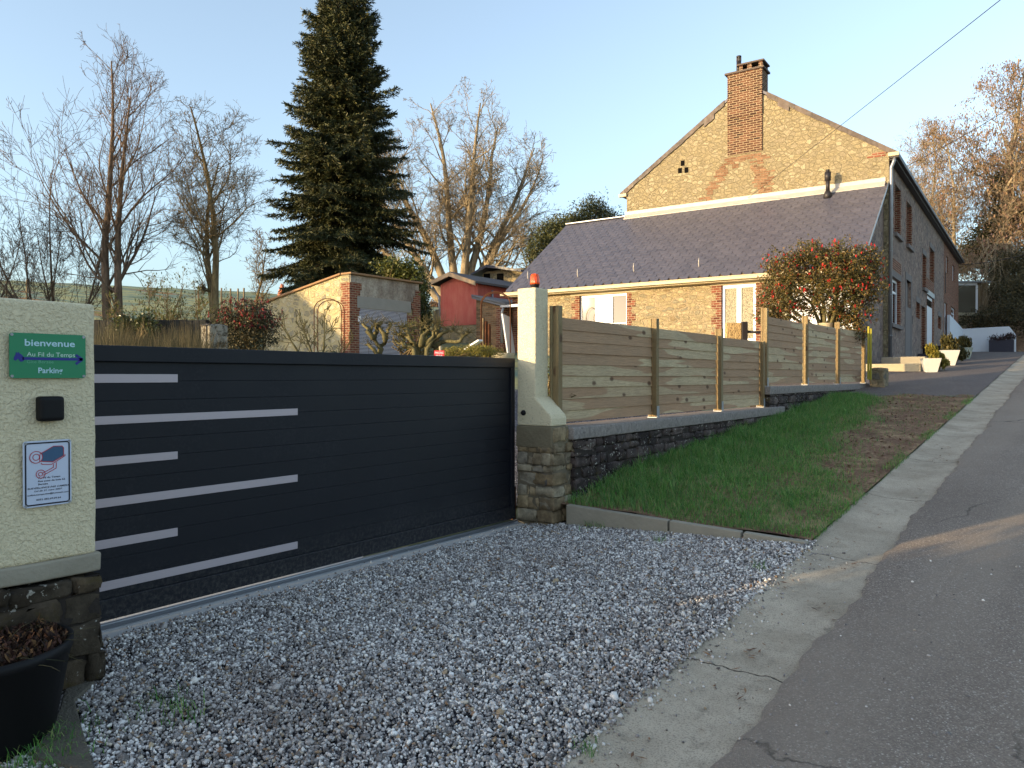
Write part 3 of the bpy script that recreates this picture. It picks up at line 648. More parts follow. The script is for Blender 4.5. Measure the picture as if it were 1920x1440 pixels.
def m_fieldstone(name, cols, dirt, moss=.5, speck=True):
    t = NT(name, .95, .15); isl = t.island(); a = t.ramp(isl, [(i/(len(cols)-1), x) for i, x in enumerate(cols)])
    a = t.mix(.75, a, t.ramp(t.noise(11, 8, .75), [(.3, .18), (.7, .85)]), 'OVERLAY')
    a = t.mix(t.ramp(t.noise(2.3, 6, .7), [(.42, 0), (.62, .8)]), a, dirt)
    a = t.mix(t.ramp(t.noise(3.1, 6, .75, vec=t.map(t.P, (1, 1, 1), (5, 3, 1))), [(.56, 0), (.68, moss)]), a, c(82, 70, 30))
    if speck: a = t.mix(t.ramp(t.math('ADD', t.noise(38, 4, .6), t.math('MULTIPLY', t.noise(5, 3), .35)), [(.80, 0), (.84, .9)]), a, c(176, 170, 158))
    t.col(a); t.bump(t.noise(28, 8, .75), .012); return t.m
MT['fs_dark'] = m_fieldstone('lichened_dark_stone', [c(62, 54, 52), c(92, 80, 76), c(74, 64, 60), c(112, 98, 92)], c(46, 40, 40), .8)
MT['fs_beige'] = m_fieldstone('weathered_beige_stone', [c(120, 110, 96), c(168, 148, 116), c(140, 120, 92), c(176, 164, 140), c(104, 98, 94)], c(92, 80, 64), .25, False)
MT['fs_black'] = m_fieldstone('mossy_black_stone', [c(66, 56, 46), c(88, 76, 62), c(74, 66, 56)], c(44, 38, 32), .7)
MT['mortar'] = plain('old_mortar', c(112, 102, 86), .95, .1, 0, .3, 6, .01); MT['mortar_dark'] = plain('dirty_mortar', c(58, 52, 48), .95, .1, 0, .3, 6, .01)
# ------------------------------------------------------------------ left pillar
TL = -3.45
pr = onT(179, 570, TL).y; lz1 = onT(178, 570, TL).z; lzb = onT(179, 1037, TL).z
lp = thing('gate_pillar', 'wide cream roughcast gate pillar carrying the green and white signs', 'gate pillar', (-3.7, 1.3, .2))
def rough_box(x0, x1, y0, y1, z0, z1, step, amp, seed, rnd=.03, flare=0):
    """box with rounded, uneven faces"""
    bm = bmesh.new(); bmesh.ops.create_cube(bm, size=1)
    for v in bm.verts: v.co = Vector((lerp(x0, x1, v.co.x+.5), lerp(y0, y1, v.co.y+.5), lerp(z0, z1, v.co.z+.5)))
    bmesh.ops.bevel(bm, geom=list(bm.edges), offset=rnd, segments=3, profile=.6, affect='EDGES')
    for ax, L in ((0, x1-x0), (1, y1-y0), (2, z1-z0)):
        k = int(L/step)
        for i in range(1, k):
            p = Vector((x0, y0, z0)); p[ax] += L*i/k; nn = Vector((0, 0, 0)); nn[ax] = 1
            bmesh.ops.bisect_plane(bm, geom=bm.verts[:]+bm.edges[:]+bm.faces[:], plane_co=p, plane_no=nn)
    from mathutils import noise as mn
    for v in bm.verts:
        q = v.co*7+Vector((seed, seed*2, 0)); d = Vector(mn.noise_vector(q))*amp+Vector(mn.noise_vector(q*3.1))*amp*.5; v.co += d
        if flare:
            k = (z1-v.co.z)/(z1-z0); v.co.x += (v.co.x-(x0+x1)/2)*flare*k; v.co.y += (v.co.y-(y0+y1)/2)*flare*k
    mb = MB(); mb.add([v.co.copy() for v in bm.verts], [[v.index for v in f.verts] for f in (bm.verts.index_update() or bm.faces)], True); bm.free(); return mb
rough_box(-3.93, TL, .98, pr, lzb, lz1, .07, .0035, 3, .02).obj('stucco_shaft', MT['stucco'], lp)
stack('stone_base', MT['fs_black'], lp, -3.95, TL+.02, .96, pr+.012, .05, lzb-.085, core=MT['mortar_dark'], faces='x', seed=5, flare=.05)
rough_box(-3.952, TL+.016, .955, pr+.017, lzb-.075, lzb+.004, .06, .006, 8, .012).obj('mortar_band', MT['concrete'], lp)
# welcome sign
def plaq(T):
    return lambda a, b, h=0: (T+h, a, b)
def sbox(px0, px1, pyt0, pyb0, pyt1, pyb1, T):
    s0 = onT(px0, 700, T).y; s1 = onT(px1, 700, T).y
    z1_ = (onT(px0, pyt0, T).z+onT(px1, pyt1, T).z)/2; z0_ = (onT(px0, pyb0, T).z+onT(px1, pyb1, T).z)/2
    return s0, s1, z0_, z1_
TS = TL+.012
s0, s1, z0, z1 = sbox(17, 160, 624, 709, 628, 709, TS); W_, H_ = s1-s0, z1-z0
sg = thing('welcome_sign', 'green rectangular plate reading bienvenue and Parking with a blue arrow on the left pillar', 'sign', (TS, s0, z0))
fn = lambda u, v, h=0: (TS+.004+h, s0+u*W_, z0+v*H_)
m = MB(); m.prism(rrect(s0, s1, z0, z1, .012), lambda a, b, h: (TS+h, a, b), 0, .004); m.obj('plate', plain('green_enamel', c(18, 128, 84), .35, .5, 0, .04, 2), sg)
fu = lambda a, b, h=0: (TS+.004+h, a, b)
def T_(body, u0, u1, v, h, **k):
    return dict(body=body, x0=s0+u0*W_, x1=s0+u1*W_, y=z0+v*H_, h=h*H_, **k)
m = MB(); put_text(m, fn=fu, **T_('bienvenue', .19, .85, .72, .15, bold=True)); m.obj('lettering', plain('pale_blue_lettering', c(178, 214, 224), .4), sg)
m = MB(); put_text(m, fn=fu, **T_('Parking', .36, .68, .115, .125, bold=True))
m.obj('lettering', bpy.data.materials['pale_blue_lettering'], sg)
m = MB(); put_text(m, fn=fu, **T_('Au Fil du Temps', .215, .85, .485, .10)); m.obj('lettering', plain('white_lettering', c(190, 220, 208), .4), sg)
m = MB(); put_text(m, fn=fu, **T_('Gîte Berzée', .215, .56, .335, .07)); m.obj('lettering', plain('faded_lettering', c(96, 170, 136), .4), sg)
m = MB()
def sp(u, v): return (s0+u*W_, z0+v*H_)
for a, b in (((.16, .435), (.955, .435)), ((.955, .43), (.86, .535)), ((.955, .44), (.86, .325))):
    ring(m, [sp(*a), sp(*b)], .011, fu, .0012, False)
hd = [(.05, .42), (.055, .46), (.075, .52), (.08, .585), (.095, .545), (.115, .585), (.12, .55), (.15, .52), (.175, .47), (.18, .40), (.165, .37), (.135, .36), (.115, .40), (.105, .43), (.08, .385), (.06, .39)]
m.add([fu(*sp(u, v), .0012) for u, v in hd], [tuple(range(len(hd)))])
m.obj('horse_head_arrow', plain('navy_print', c(34, 40, 130), .4), sg)
m = MB()
for u, v in ((.03, .045), (.97, .045), (.03, .955), (.97, .955)):
    m = MB(); m.prism(circ(*sp(u, v), .006, 10), fu, 0, .0025); m.obj('screw', MT['zinc'], sg)
# intercom
s0, s1, z0, z1 = sbox(70, 117, 744, 790, 742, 789, TL+.02)
ic = thing('keypad_box', 'small black rounded cover box between the two signs on the left pillar', 'keypad', (TL, s0, z0))
bm_ = rough_box(TL-.01, TL+.045, s0, s1, z0, z1, .02, .0006, 2, .016); bm_.obj('housing', MT['black'], ic)
# surveillance sign
s0, s1, z0, z1 = sbox(41, 132, 828, 953, 823, 944, TS); W_, H_ = s1-s0, z1-z0
sg = thing('surveillance_sign', 'white upright plate with a drawn camera and small black text on the left pillar', 'sign', (TS, s0, z0))
m = MB(); m.prism(rrect(s0, s1, z0, z1, .012), lambda a, b, h: (TS+h, a, b), 0, .005); m.obj('plate', plain('white_plate', c(196, 204, 222), .35, .5, 0, .03, 2), sg, .001)
fu = lambda a, b, h=0: (TS+.005+h, a, b)
m = MB(); ring(m, rrect(s0+.05*W_, s1-.05*W_, z0+.035*H_, z1-.035*H_, .010), .006, fu, .0008)
lines = [('Au Fil du Temps', .30, .76, .425, .026, 0), ('Rue pont de bois 62', .30, .86, .376, .026, 0), ('Berzée', .30, .50, .33, .026, 0), ('SURVEILLANCE PAR CAMERA', .08, .94, .275, .026, 1), ('Loi du 21 mars 2007.', .22, .80, .232, .024, 1), ('aufildutempsgite@hotmail.com', .08, .94, .178, .022, 0), ('0032 485.69.09.64', .26, .77, .098, .026, 0)]
for b_, u0, u1, v, h, it in lines: put_text(m, b_, s0+u0*W_, s0+u1*W_, z0+v*H_, h*H_, fu, bold=True, italic=bool(it))
m.obj('lettering', plain('black_print', c(20, 22, 40), .4), sg)
body = [(.34, .80), (.62, .905), (.80, .90), (.83, .87), (.83, .75), (.60, .665), (.33, .69)]
m = MB(); m.add([fu(*sp(u, v), .0007) for u, v in body], [tuple(range(len(body)))]); m.obj('camera_drawing', plain('blue_print', c(58, 92, 124), .4), sg)
m = MB()
ring(m, [sp(u, v) for u, v in body], .0028, fu, .0016)
cxy = sp(.26, .755)
for rr in (.024, .0125): ring(m, circ(*cxy, rr), .0028, fu, .0022)
m2 = MB(); m2.add([fu(x, y, .0012) for x, y in circ(*cxy, .024)], [tuple(range(20))]); m2.obj('camera_lens', plain('lens_print', c(196, 204, 222), .4), sg)
ring(m, [sp(u, v) for u, v in ((.36, .665), (.38, .64), (.58, .63), (.86, .745), (.86, .77))], .0028, fu, .0014, False)
ring(m, [sp(u, v) for u, v in ((.62, .63), (.61, .58), (.40, .51))], .0028, fu, .0014, False)
ring(m, [sp(u, v) for u, v in ((.68, .655), (.67, .565), (.41, .475))], .0028, fu, .0014, False)
for rr in (.017, .008): ring(m, circ(*sp(.35, .495), rr, 16), .0026, fu, .002)
m.obj('camera_outline', plain('red_print', c(178, 44, 60), .4), sg)
m = MB()
for u, v in ((.05, .03), (.95, .03), (.05, .97), (.95, .97)):
    m = MB(); m.prism(circ(*sp(u, v), .0055, 10), fu, .0, .003); m.obj('screw', MT['zinc'], sg)
# ------------------------------------------------------------------ right pillar
PS = 5.515
xt = -PS*math.tan(R(YAW)-math.atan((1004-960)/F)); xb = -PS*math.tan(R(YAW)-math.atan((970-960)/F))
pz1 = onS(985, 540, PS).z; za = onS(1010, 748, PS).z; zb_ = onS(1030, 778, PS).z; zc = onS(1033, 800, PS).z; xf = onS(1034, 790, PS).x
s2 = onT(1028, 640, xt).y
rp = thing('gate_pillar', 'tall slim cream roughcast gate pillar with the orange beacon on top', 'gate pillar', (-3.9, 5.6, .3))
rough_box(xb, xt, PS, s2, za-.04, pz1, .045, .0022, 11, .014).obj('stucco_shaft', MT['stucco'], rp)
m = MB(); fnp = lambda a, b, h: (a, h, b)
m.prism([(xb-.001, zc), (xf, zc), (xf, zb_-.035), (xf-.015, zb_), (xt+.012, za), (xt-.01, za+.02), (xb-.001, za+.02)], fnp, PS-.002, s2+.045)
m.obj('stucco_shoulder', MT['stucco'], rp, .012)
stack('stone_base', MT['fs_beige'], rp, xb-.0, xf+.015, PS-.004, s2+.12, .2, zc-.012, ch=(.06, .13), ln=(.1, .24), core=MT['mortar'], faces='xy', seed=21, amp=.007)
rough_box(xb-.008, xf+.01, PS-.012, s2+.06, zc-.19, zc-.003, .05, .006, 22, .012).obj('cement_band', plain('olive_cement', c(120, 110, 90), .95, .1, 0, .45, 4, .012), rp)
m = MB(); sp0 = onS(981, 774, PS-.01); m.tube([(sp0.x, PS+.01, sp0.z), (sp0.x, PS-.012, sp0.z), (sp0.x, PS-.03, sp0.z)], [.036*.7, .034*.7, .02*.7], 14)
tag(m.obj('photocell', MT['black'], org=(sp0.x, PS, sp0.z)), 'small round black photocell on the lower left face of the tall pillar', 'photocell')
# beacon
bc_ = onS(1004, 540, PS+.09); bx, by, bz = (xb+xt)/2+.03, PS+.09, pz1
px_m = (bc_-CAM).dot(CM @ Vector((0, 0, -1)))/F
bea = thing('warning_beacon', 'orange flashing beacon lamp standing on top of the tall gate pillar', 'beacon', (bx, by, bz))
m = MB(); m.lathe([(.033, -.004), (.035, .01), (.041, .03), (.043, .036)], (bx, by, bz), 20); m.obj('base', MT['black'], bea)
amb = NT('amber_lens', .25, .5); amb.col(c(240, 96, 22)); amb.b.inputs['Transmission Weight'].default_value = .35
amb.b.inputs['Subsurface Weight'].default_value = .3; amb.b.inputs['Subsurface Radius'].default_value = (.05, .02, .005)
wv_ = amb.n('TexWave', 1, props={'bands_direction': 'X'}, Scale=30.0, Vector=amb.P); amb.bump(wv_, .002)
m = MB(); m.lathe([(.043, .037), (.0445, .05), (.042, .09), (.036, .122), (.03, .13), (.012, .134)], (bx, by, bz), 24); m.obj('amber_lens', amb.m, bea)
# ------------------------------------------------------------------ retaining walls
TW = -3.63
wz1 = (onT(1100, 790, TW).z+onT(1440, 771, TW).z)/2; we1 = onT(1470, 780, TW).y
rw = thing('retaining_wall', 'dark mossy stone retaining wall with grey coping next to the tall pillar', 'retaining wall', (TW, 5.7, .4))
stack('stonework', MT['fs_dark'], rw, -3.98, TW, s2+.10, we1-.03, .3, wz1-.11, ch=(.07, .14), ln=(.12, .36), core=MT['mortar_dark'], faces='x', seed=31, amp=.008)
rough_box(-4.02, TW+.015, s2+.05, we1, wz1-.11, wz1, .09, .004, 35, .012).obj('coping', MT['coping'], rw)
TW2 = -3.70
wz2a = onT(1460, 730, TW2).z; w2a = onT(1442, 730, TW2).y; w2b = onT(1655, 712, TW2).y; wz2 = (onT(1460, 729, TW2).z+onT(1600, 716, TW2).z)/2
rw2 = thing('retaining_wall', 'upper stretch of dark stone retaining wall stepping up the slope', 'retaining wall', (TW2, w2a, .7))
stack('stonework', MT['fs_dark'], rw2, -4.0, TW2, w2a+.03, w2b-.05, .85, wz2-.12, ch=(.07, .14), ln=(.12, .36), core=MT['mortar_dark'], faces='x', seed=41, amp=.008)
rough_box(-4.04, TW2+.015, w2a, w2b, wz2-.12, wz2, .09, .004, 45, .012).obj('coping', MT['coping'], rw2)
# ------------------------------------------------------------------ wooden fences
TF = -3.76
def fence(label, posts, panels, zbase, nbd=9):
    fz = thing('wooden_fence', label, 'fence', (TF, onT(posts[0][0], 700, TF).y, zbase))
    for (x0, x1, yt, tall, xo) in posts:
        a = onT(x0, 700, TF).y; b = onT(x1, 700, TF).y; mid = (a+b)/2; zt = onT((x0+x1)/2, yt, TF).z; h = .035
        m = MB(); xo_ = TF-.05+xo
        for (dx, w2) in ((-.033, .034), (0, .026), (.033, .034)):
            m.box(xo_+dx-.0158, xo_+dx+.0158, mid-w2, mid+w2, zbase+.012, zt)
        m.obj('post', MT['post'], fz, .003)
        m = MB(); m.box(xo_-.056, xo_+.056, mid-.042, mid+.042, zbase+.001, zbase+.008); m.box(xo_+.052, xo_+.056, mid-.03, mid+.03, zbase+.008, zbase+.13); m.box(xo_-.056, xo_-.052, mid-.03, mid+.03, zbase+.008, zbase+.13)
        m.obj('bracket', MT['zinc'], fz, .001)
    for (x0, x1, yt0, yt1, yb0, yb1) in panels:
        a = onT(x0, 700, TF).y-.014; b = onT(x1, 700, TF).y+.014
        zt = (onT(x0, yt0, TF).z+onT(x1, yt1, TF).z)/2; zb = zbase+.035; hb = (zt-zb)/nbd; m = MB(); gp = -.001
        for i in range(nbd):
            o = random.uniform(-.002, .002); ti = .005
            m.hexa([(TF-.05+o, a, zb+i*hb), (TF-.05+o, b, zb+i*hb), (TF-.072+o, b, zb+i*hb), (TF-.072+o, a, zb+i*hb)][::-1],
                   [(TF-.05+o-ti*2, a, zb+(i+1)*hb+.004), (TF-.05+o-ti*2, b, zb+(i+1)*hb+.004), (TF-.072+o-ti*2, b, zb+(i+1)*hb+.004), (TF-.072+o-ti*2, a, zb+(i+1)*hb+.004)][::-1])
        m.obj('board_panel', MT['wood'], fz, .002)
    return fz
fence('lower run of new horizontal board fence on the mossy wall beside the tall pillar',
      [(1043, 1059, 573, 0, 0), (1229, 1238, 597, 0, 0), (1350, 1359, 616, 0, 0), (1429, 1437, 640, 0, 0)],
      [(1058, 1229, 597, 613, 0, 0), (1239, 1350, 615, 630, 0, 0), (1360, 1430, 632, 641, 0, 0)], wz1)
fence('upper run of new horizontal board fence on the stepped wall below the red shrub',
      [(1434, 1445, 577, 1, 0), (1511, 1519, 592, 0, 0), (1572, 1578, 604, 0, 0), (1620, 1626, 614, 0, 0)],
      [(1446, 1511, 596, 604, 0, 0), (1519, 1572, 606, 614, 0, 0), (1578, 1620, 615, 623, 0, 0)], wz2)
# ------------------------------------------------------------------ black pot bottom-left
pc = at(-34, 1212, 2.86); prz = pc.z; pz0 = zgravel(-2.9, pc.y)-.02; Rr = .30
pot = thing('plant_pot', 'big black pot with dead plants at the foot of the wide pillar', 'plant pot', (pc.x, pc.y, pz0))
H = prz-pz0
m = MB(); m.lathe([(Rr*.74, 0), (Rr*.76, .01), (Rr*.97, H*.9), (Rr*.99, H*.91), (Rr*1.0, H), (Rr*.94, H), (Rr*.93, H-.06), (0.01, H-.06)], (pc.x, pc.y, pz0), 40); m.obj('pot', MT['black'], pot)
n = 4200; a = rng.uniform(0, 6.28, n); rr = Rr*.92*np.sqrt(rng.uniform(0, 1, n))
Pp = np.stack([pc.x+rr*np.cos(a), pc.y+rr*np.sin(a), prz-.05+rng.uniform(0, .07, n)], 1)
flakes('dead_leaves', Pp, rng.uniform(.004, .014, n), m_leaf('pot_dead_leaf', [c(34, 24, 18), c(60, 34, 26), c(76, 48, 32), c(26, 20, 16), c(110, 78, 44)], .85), pot, 1.0, .6, kind=None)
m = MB()
for i in range(90):
    a = random.uniform(0, 6.28); r0 = random.uniform(0, .25); p = Vector((pc.x+r0*math.cos(a), pc.y+r0*math.sin(a), prz-.05)); d = Vector((math.cos(a), math.sin(a), random.uniform(.1, 1.0))).normalized(); pts = []
    for k in range(5): pts.append(p.copy()); p = p+d*random.uniform(.03, .06); d = (d+Vector((random.gauss(0, .3), random.gauss(0, .3), -.25))).normalized()
    m.tube(pts, [.0022, .002, .0016, .0012, .0008], 4)
m.obj('dry_stems', MT['drygrass'], pot)
# concrete slab at the foot of pot
q = [onZ(x, y, .14) for x, y in ((60, 1470), (112, 1390), (125, 1345), (165, 1326), (178, 1338), (140, 1372), (158, 1430), (180, 1490))]
m = MB(); m.prism([(p.x, p.y) for p in q], lambda a, b, h: (a, b, zgravel(a, b)+h), -.03, .022); tag(m.obj('concrete_slab', plain('dirty_concrete', c(98, 92, 82), .95, .1, 0, .35, 9, .01), bevel=.005, org=(q[0].x, q[0].y, .15)), 'small cracked concrete slab showing through the gravel beside the black pot', 'slab')
# ------------------------------------------------------------------ farmhouse frame
HC = Vector((-4.955, 26.86, 0)); HA = R(2.3); HM = Matrix.Translation(HC) @ Matrix.Rotation(HA, 4, 'Z'); HI = HM.inverted()
HO = HI @ CAM; HR3 = HI.to_3x3()
def hl(px, py, ax, val):
    d = HR3 @ ray(px, py); return HO+d*((val-HO[ax])/d[ax])
def hF(px, py): p = hl(px, py, 0, 0.0); return p.y, p.z
def hG(px, py): p = hl(px, py, 1, 0.0); return p.x, p.z
HZ = 2.0
def hthing(name, label, cat): return thing(name, label, cat, (HC.x, HC.y, HZ), HA, off=(0, 0, HZ))
def skin(mb, u0, u1, z0, z1, holes, fn, th):
    us = sorted({u0, u1} | {h[0] for h in holes} | {h[1] for h in holes}); zs = sorted({z0, z1} | {h[2] for h in holes} | {h[3] for h in holes})
    us = [u for u in us if u0 <= u <= u1]; zs = [z for z in zs if z0 <= z <= z1]
    for i in range(len(us)-1):
        for j in range(len(zs)-1):
            a, b = (us[i]+us[i+1])/2, (zs[j]+zs[j+1])/2
            if any(h[0] < a < h[1] and h[2] < b < h[3] for h in holes): continue
            mb.add([fn(us[i], zs[j], 0), fn(us[i+1], zs[j], 0), fn(us[i+1], zs[j+1], 0), fn(us[i], zs[j+1], 0)], [(0, 1, 2, 3)])
    for h in holes:
        for (a, b, cc, d) in (((h[0], h[2]), (h[0], h[3]), 0, 0), ((h[1], h[2]), (h[1], h[3]), 0, 0), ((h[0], h[2]), (h[1], h[2]), 0, 0), ((h[0], h[3]), (h[1], h[3]), 0, 0)):
            mb.add([fn(*a, 0), fn(*b, 0), fn(*b, th), fn(*a, th)], [(0, 1, 2, 3)])
def surround(h, fn, parent, mat, th=.22, top=False, wq=.24):
    """toothed brick jambs, lining the reveal and standing 8 mm proud of the wall"""
    z0, z1 = h[2], h[3]; n = max(1, round((z1-z0)/.225)); hz = (z1-z0)/n
    for sgn, e in ((-1, h[0]), (1, h[1])):
        m = MB()
        for i in range(n):
            w_ = wq if i % 2 else wq*.55
            a, b = (e-w_, e+.012) if sgn < 0 else (e-.012, e+w_)
            vs = [fn(x, z, d) for d in (-.008, th-.01) for (x, z) in ((a, z0+i*hz), (b, z0+i*hz), (b, z0+(i+1)*hz), (a, z0+(i+1)*hz))]
            m.add(vs, [(0, 1, 2, 3), (4, 5, 6, 7), (0, 1, 5, 4), (1, 2, 6, 5), (2, 3, 7, 6), (3, 0, 4, 7)])
        m.obj('brick_jamb', mat, parent)
def slab(mb, u0, u1, z0, z1, d0, d1, fn):
    vs = [fn(x, z, d) for d in (d0, d1) for (x, z) in ((u0, z0), (u1, z0), (u1, z1), (u0, z1))]
    mb.add(vs, [(0, 1, 2, 3), (4, 5, 6, 7), (0, 1, 5, 4), (1, 2, 6, 5), (2, 3, 7, 6), (3, 0, 4, 7)]); return mb
def window(h, fn, parent, d=.17, bars=(), hbars=(), frame=MT['white'], glass=MT['glass'], name='window', fw=.06):
    m = MB(); u0, u1, z0, z1 = h
    for (a, b, cc, e) in ((u0, u0+fw, z0, z1), (u1-fw, u1, z0, z1), (u0+fw+.001, u1-fw-.001, z0, z0+fw), (u0+fw+.001, u1-fw-.001, z1-fw, z1)): slab(m, a, b, cc, e, d, d+.05, fn)
    for k in bars: slab(m, lerp(u0, u1, k)-fw*.7, lerp(u0, u1, k)+fw*.7, z0+fw+.001, z1-fw-.001, d-.004, d+.046, fn)
    for k in hbars: slab(m, u0+fw+.001, u1-fw-.001, lerp(z0, z1, k)-fw*.4, lerp(z0, z1, k)+fw*.4, d+.004, d+.04, fn)
    w_ = m.obj(name, frame, parent)
    g = MB(); slab(g, u0+.01, u1-.01, z0+.01, z1-.01, d+.03, d+.036, fn); g.obj('pane', glass, w_); return w_
EZ = (hG(1668, 285)[1]+hG(1172, 360)[1])/2
GW = hG(1175, 400)[0]                    # left corner of the gable (negative)
RX, RZ = GW/2, 11.85
# solve ridge height from verge measurements
zr_ = []
for px, py in ((1500, 209), (1560, 236), (1250, 292), (1310, 241)):
    x, z = hG(px, py); zr_.append(EZ+(z-EZ)*(GW/2)/(x if x > RX else GW-x))
RZ = sum(zr_)/len(zr_)
LV = hF(1797, 600)[0]; LB = hF(1769, 600)[0]
house = hthing('farmhouse', 'two-storey old stone farmhouse with tall gable, brick chimney and long street front', 'house')
fg = lambda u, z, d: (u, d, z); ff = lambda u, z, d: (-d, u, z)
m = MB(); m.prism([(GW, .5), (-.004, .5), (-.004, EZ), (RX, RZ), (GW, EZ)], fg, 0, .4); m.obj('gable_wall', MT['stone_gold'], house)
def fr(x0, x1, yt, yb): 
    a = hF(x0, 500)[0]; b = hF(x1, 500)[0]; xm = (x0+x1)/2; return (a, b, hF(xm, yb)[1], hF(xm, yt)[1])
FW = {'u1': fr(1677, 1687.5, 349, 441), 'u2': fr(1699.5, 1708.5, 381, 462), 'g1': fr(1670, 1688, 522, 609), 'bd': fr(1699, 1708, 527, 577),
      'u3': fr(1730, 1736, 479, 541), 'u4': fr(1743.5, 1751, 468, 528), 's1': fr(1718.5, 1724.5, 568, 597), 's2': fr(1728.5, 1735, 575, 655), 'door': fr(1738, 1751, 556, 652),
      's3': fr(1759.5, 1764.5, 594, 617), 'u5': fr(1774, 1778, 481, 513), 'u6': fr(1786, 1790, 497, 528), 'g5': fr(1771, 1776.5, 568, 630), 'g6': fr(1784, 1792, 577, 604)}
stoneH = [v for v in FW.values() if v[1] < LB]; brickH = [v for v in FW.values() if v[0] >= LB-.2]
for h in brickH: pass
brickH = [(max(h[0], LB+.05), h[1], h[2], h[3]) for h in brickH]
m = MB(); skin(m, 0, LB, .5, EZ-.02, stoneH, ff, .24); m.obj('street_wall', MT['stone_grey'], house)
m = MB(); skin(m, LB, LV, .5, EZ-.02, brickH, ff, .24); m.obj('brick_street_wall', MT['brick'], house)
m = MB(); m.box(GW, GW+.3, .4, LV, .5, EZ-.02); m.box(GW+.3, -.30, LV-.3, LV-.002, .5, EZ-.02); m.prism([(GW, EZ-.02), (-.01, EZ-.02), (RX, RZ-.03)], fg, LV-.4, LV-.003)
m.box(GW+.3, -.26, .41, LV-.31, EZ-.3, EZ-.1); m.obj('rear_walls', MT['stone_grey'], house)
m = MB(); m.box(-.5, -.26, .45, LV-.35, .5, EZ-.35); m.obj('room_darkness', MT['hole'], house)
SR = (EZ-RZ)/(RX*-1) ; 
def zroof(x): return RZ-abs(x-RX)*(RZ-EZ)/abs(RX)
m = MB(); ov = .28
for (xa, xb2) in ((RX, ov), (RX, GW-ov)):
    za_, zb2 = RZ+.03, zroof(xb2)+.03
    m.add([(xa, -.03, za_), (xb2, -.03, zb2), (xb2, LV+.1, zb2), (xa, LV+.1, za_), (xa, -.03, za_+.1), (xb2, -.03, zb2+.1), (xb2, LV+.1, zb2+.1), (xa, LV+.1, za_+.1)],
          [(0, 1, 2, 3), (4, 5, 6, 7), (0, 1, 5, 4), (1, 2, 6, 5), (2, 3, 7, 6), (3, 0, 4, 7)])
m.obj('roof', MT['slate'], house)
# verge slates
c0v, c1v = hG(1365, 200)[0], hG(1430, 200)[0]
for side in (1, -1):
    m = MB(); L = abs(RX)+.25; n = 26
    for i in range(n):
        a, b = i/n, (i+1)/n; x0, x1 = RX+side*(L*a), RX+side*(L*b+.01); z0, z1 = zroof(x0)+.15, zroof(x1)+.15; hh = .19+random.uniform(-.02, .02)
        if i in (6, 7): hh += .14
        if (side > 0 and x0 < c1v) or (side < 0 and x0 > c0v): continue
        d = -.045-.004*(i % 3)
        m.add([(x0, d, z0), (x1, d, z1), (x1, d, z1-hh), (x0, d, z0-hh), (x0, -.031, z0), (x1, -.031, z1), (x1, -.031, z1-hh), (x0, -.031, z0-hh)],
              [(0, 1, 2, 3), (4, 5, 6, 7), (0, 1, 5, 4), (1, 2, 6, 5), (2, 3, 7, 6), (3, 0, 4, 7)])
    m.obj('verge_slates', MT['slate2'], house)
# street gutter and downpipe
m = MB(); m.box(.02, .30, -.06, LV+.12, EZ-.22, EZ-.07); m.box(.0, .2, .02, LV, EZ-.27, EZ-.2); m.obj('roof_gutter', MT['darkmetal'], house, .02)
m = MB(); m.tube([(.16, -.01, EZ-.2), (.14, -.02, EZ-.32), (.06, -.0, EZ-.5), (.06, -.0, EZ-1.0), (.06, .0, 2.2)], .052, 12)
for z in (2.9, 4.2, 5.6, 7.0): m.tube([(.06, 0, z), (.06, 0, z+.03)], .06, 12)
m.obj('downpipe', MT['zinc'], house)
m = MB(); m.box(-.02, .3, -.12, .04, EZ-.16, EZ-.04); m.obj('gutter_end', MT['gutterbeige'], house, .01)
m = MB(); m.box(GW-.3, GW+.02, -.1, .04, EZ-.2, EZ-.08); m.obj('gutter_end', MT['gutterbeige'], house, .01)
# chimney
c0, c1 = hG(1365, 200)[0], hG(1430, 200)[0]
zt = hG(1400, 135)[1]; zlow = hG(1395, 288)[1]
m = MB(); m.box(c0, c1, -.075, .62, zlow+1.3, zt); ch = m.obj('chimney', MT['brick_chim'], house)
m = MB()
m.box(c0, c1, -.045, -.001, zlow, zlow+1.299); m.obj('brick_stripe', MT['brick_chim'], ch); m = MB()
rows = []
def brick_row(x0, x1, z, h):
    x = x0
    while x < x1:
        if random.random() < .78: m.box(x, x+.225, -.010-random.uniform(0, .006), .01, z+.004, z+h-.004)
        x += .237
steps = [(1365, 1432, 290, 300), (1358, 1384, 296, 306), (1408, 1432, 296, 308), (1350, 1376, 306, 318), (1408, 1428, 308, 320), (1345, 1368, 317, 328), (1416, 1438, 318, 330), (1336, 1358, 328, 340), (1412, 1440, 328, 342), (1328, 1350, 340, 352), (1418, 1440, 341, 353), (1322, 1338, 352, 366), (1424, 1442, 352, 362), (1312, 1332, 364, 378)]
for (x0, x1, y0, y1) in steps:
    a, b = hG(x0, (y0+y1)/2)[0], hG(x1, (y0+y1)/2)[0]; zz1, zz0 = hG((x0+x1)/2, y0)[1], hG((x0+x1)/2, y1)[1]; k = max(1, round((zz1-zz0)/.08)); hh = (zz1-zz0)/k
    for i in range(k): brick_row(a+random.uniform(-.08, .08), b+random.uniform(-.08, .08), zz0+i*hh, hh-.001)
m.obj('toothed_brickwork', MT['brick_faded'], ch)
m = MB(); m.box(c0-.09, c1+.07, -.13, .68, zt, zt+.07); m.box(c0+.32*(c1-c0)/1.2, c1+.06, -.1, .66, zt+.25, zt+.31); m.obj('chimney_slab', plain('sooty_slab', c(92, 80, 72), .9), ch, .01)
cl_ = c0+.34*(c1-c0)
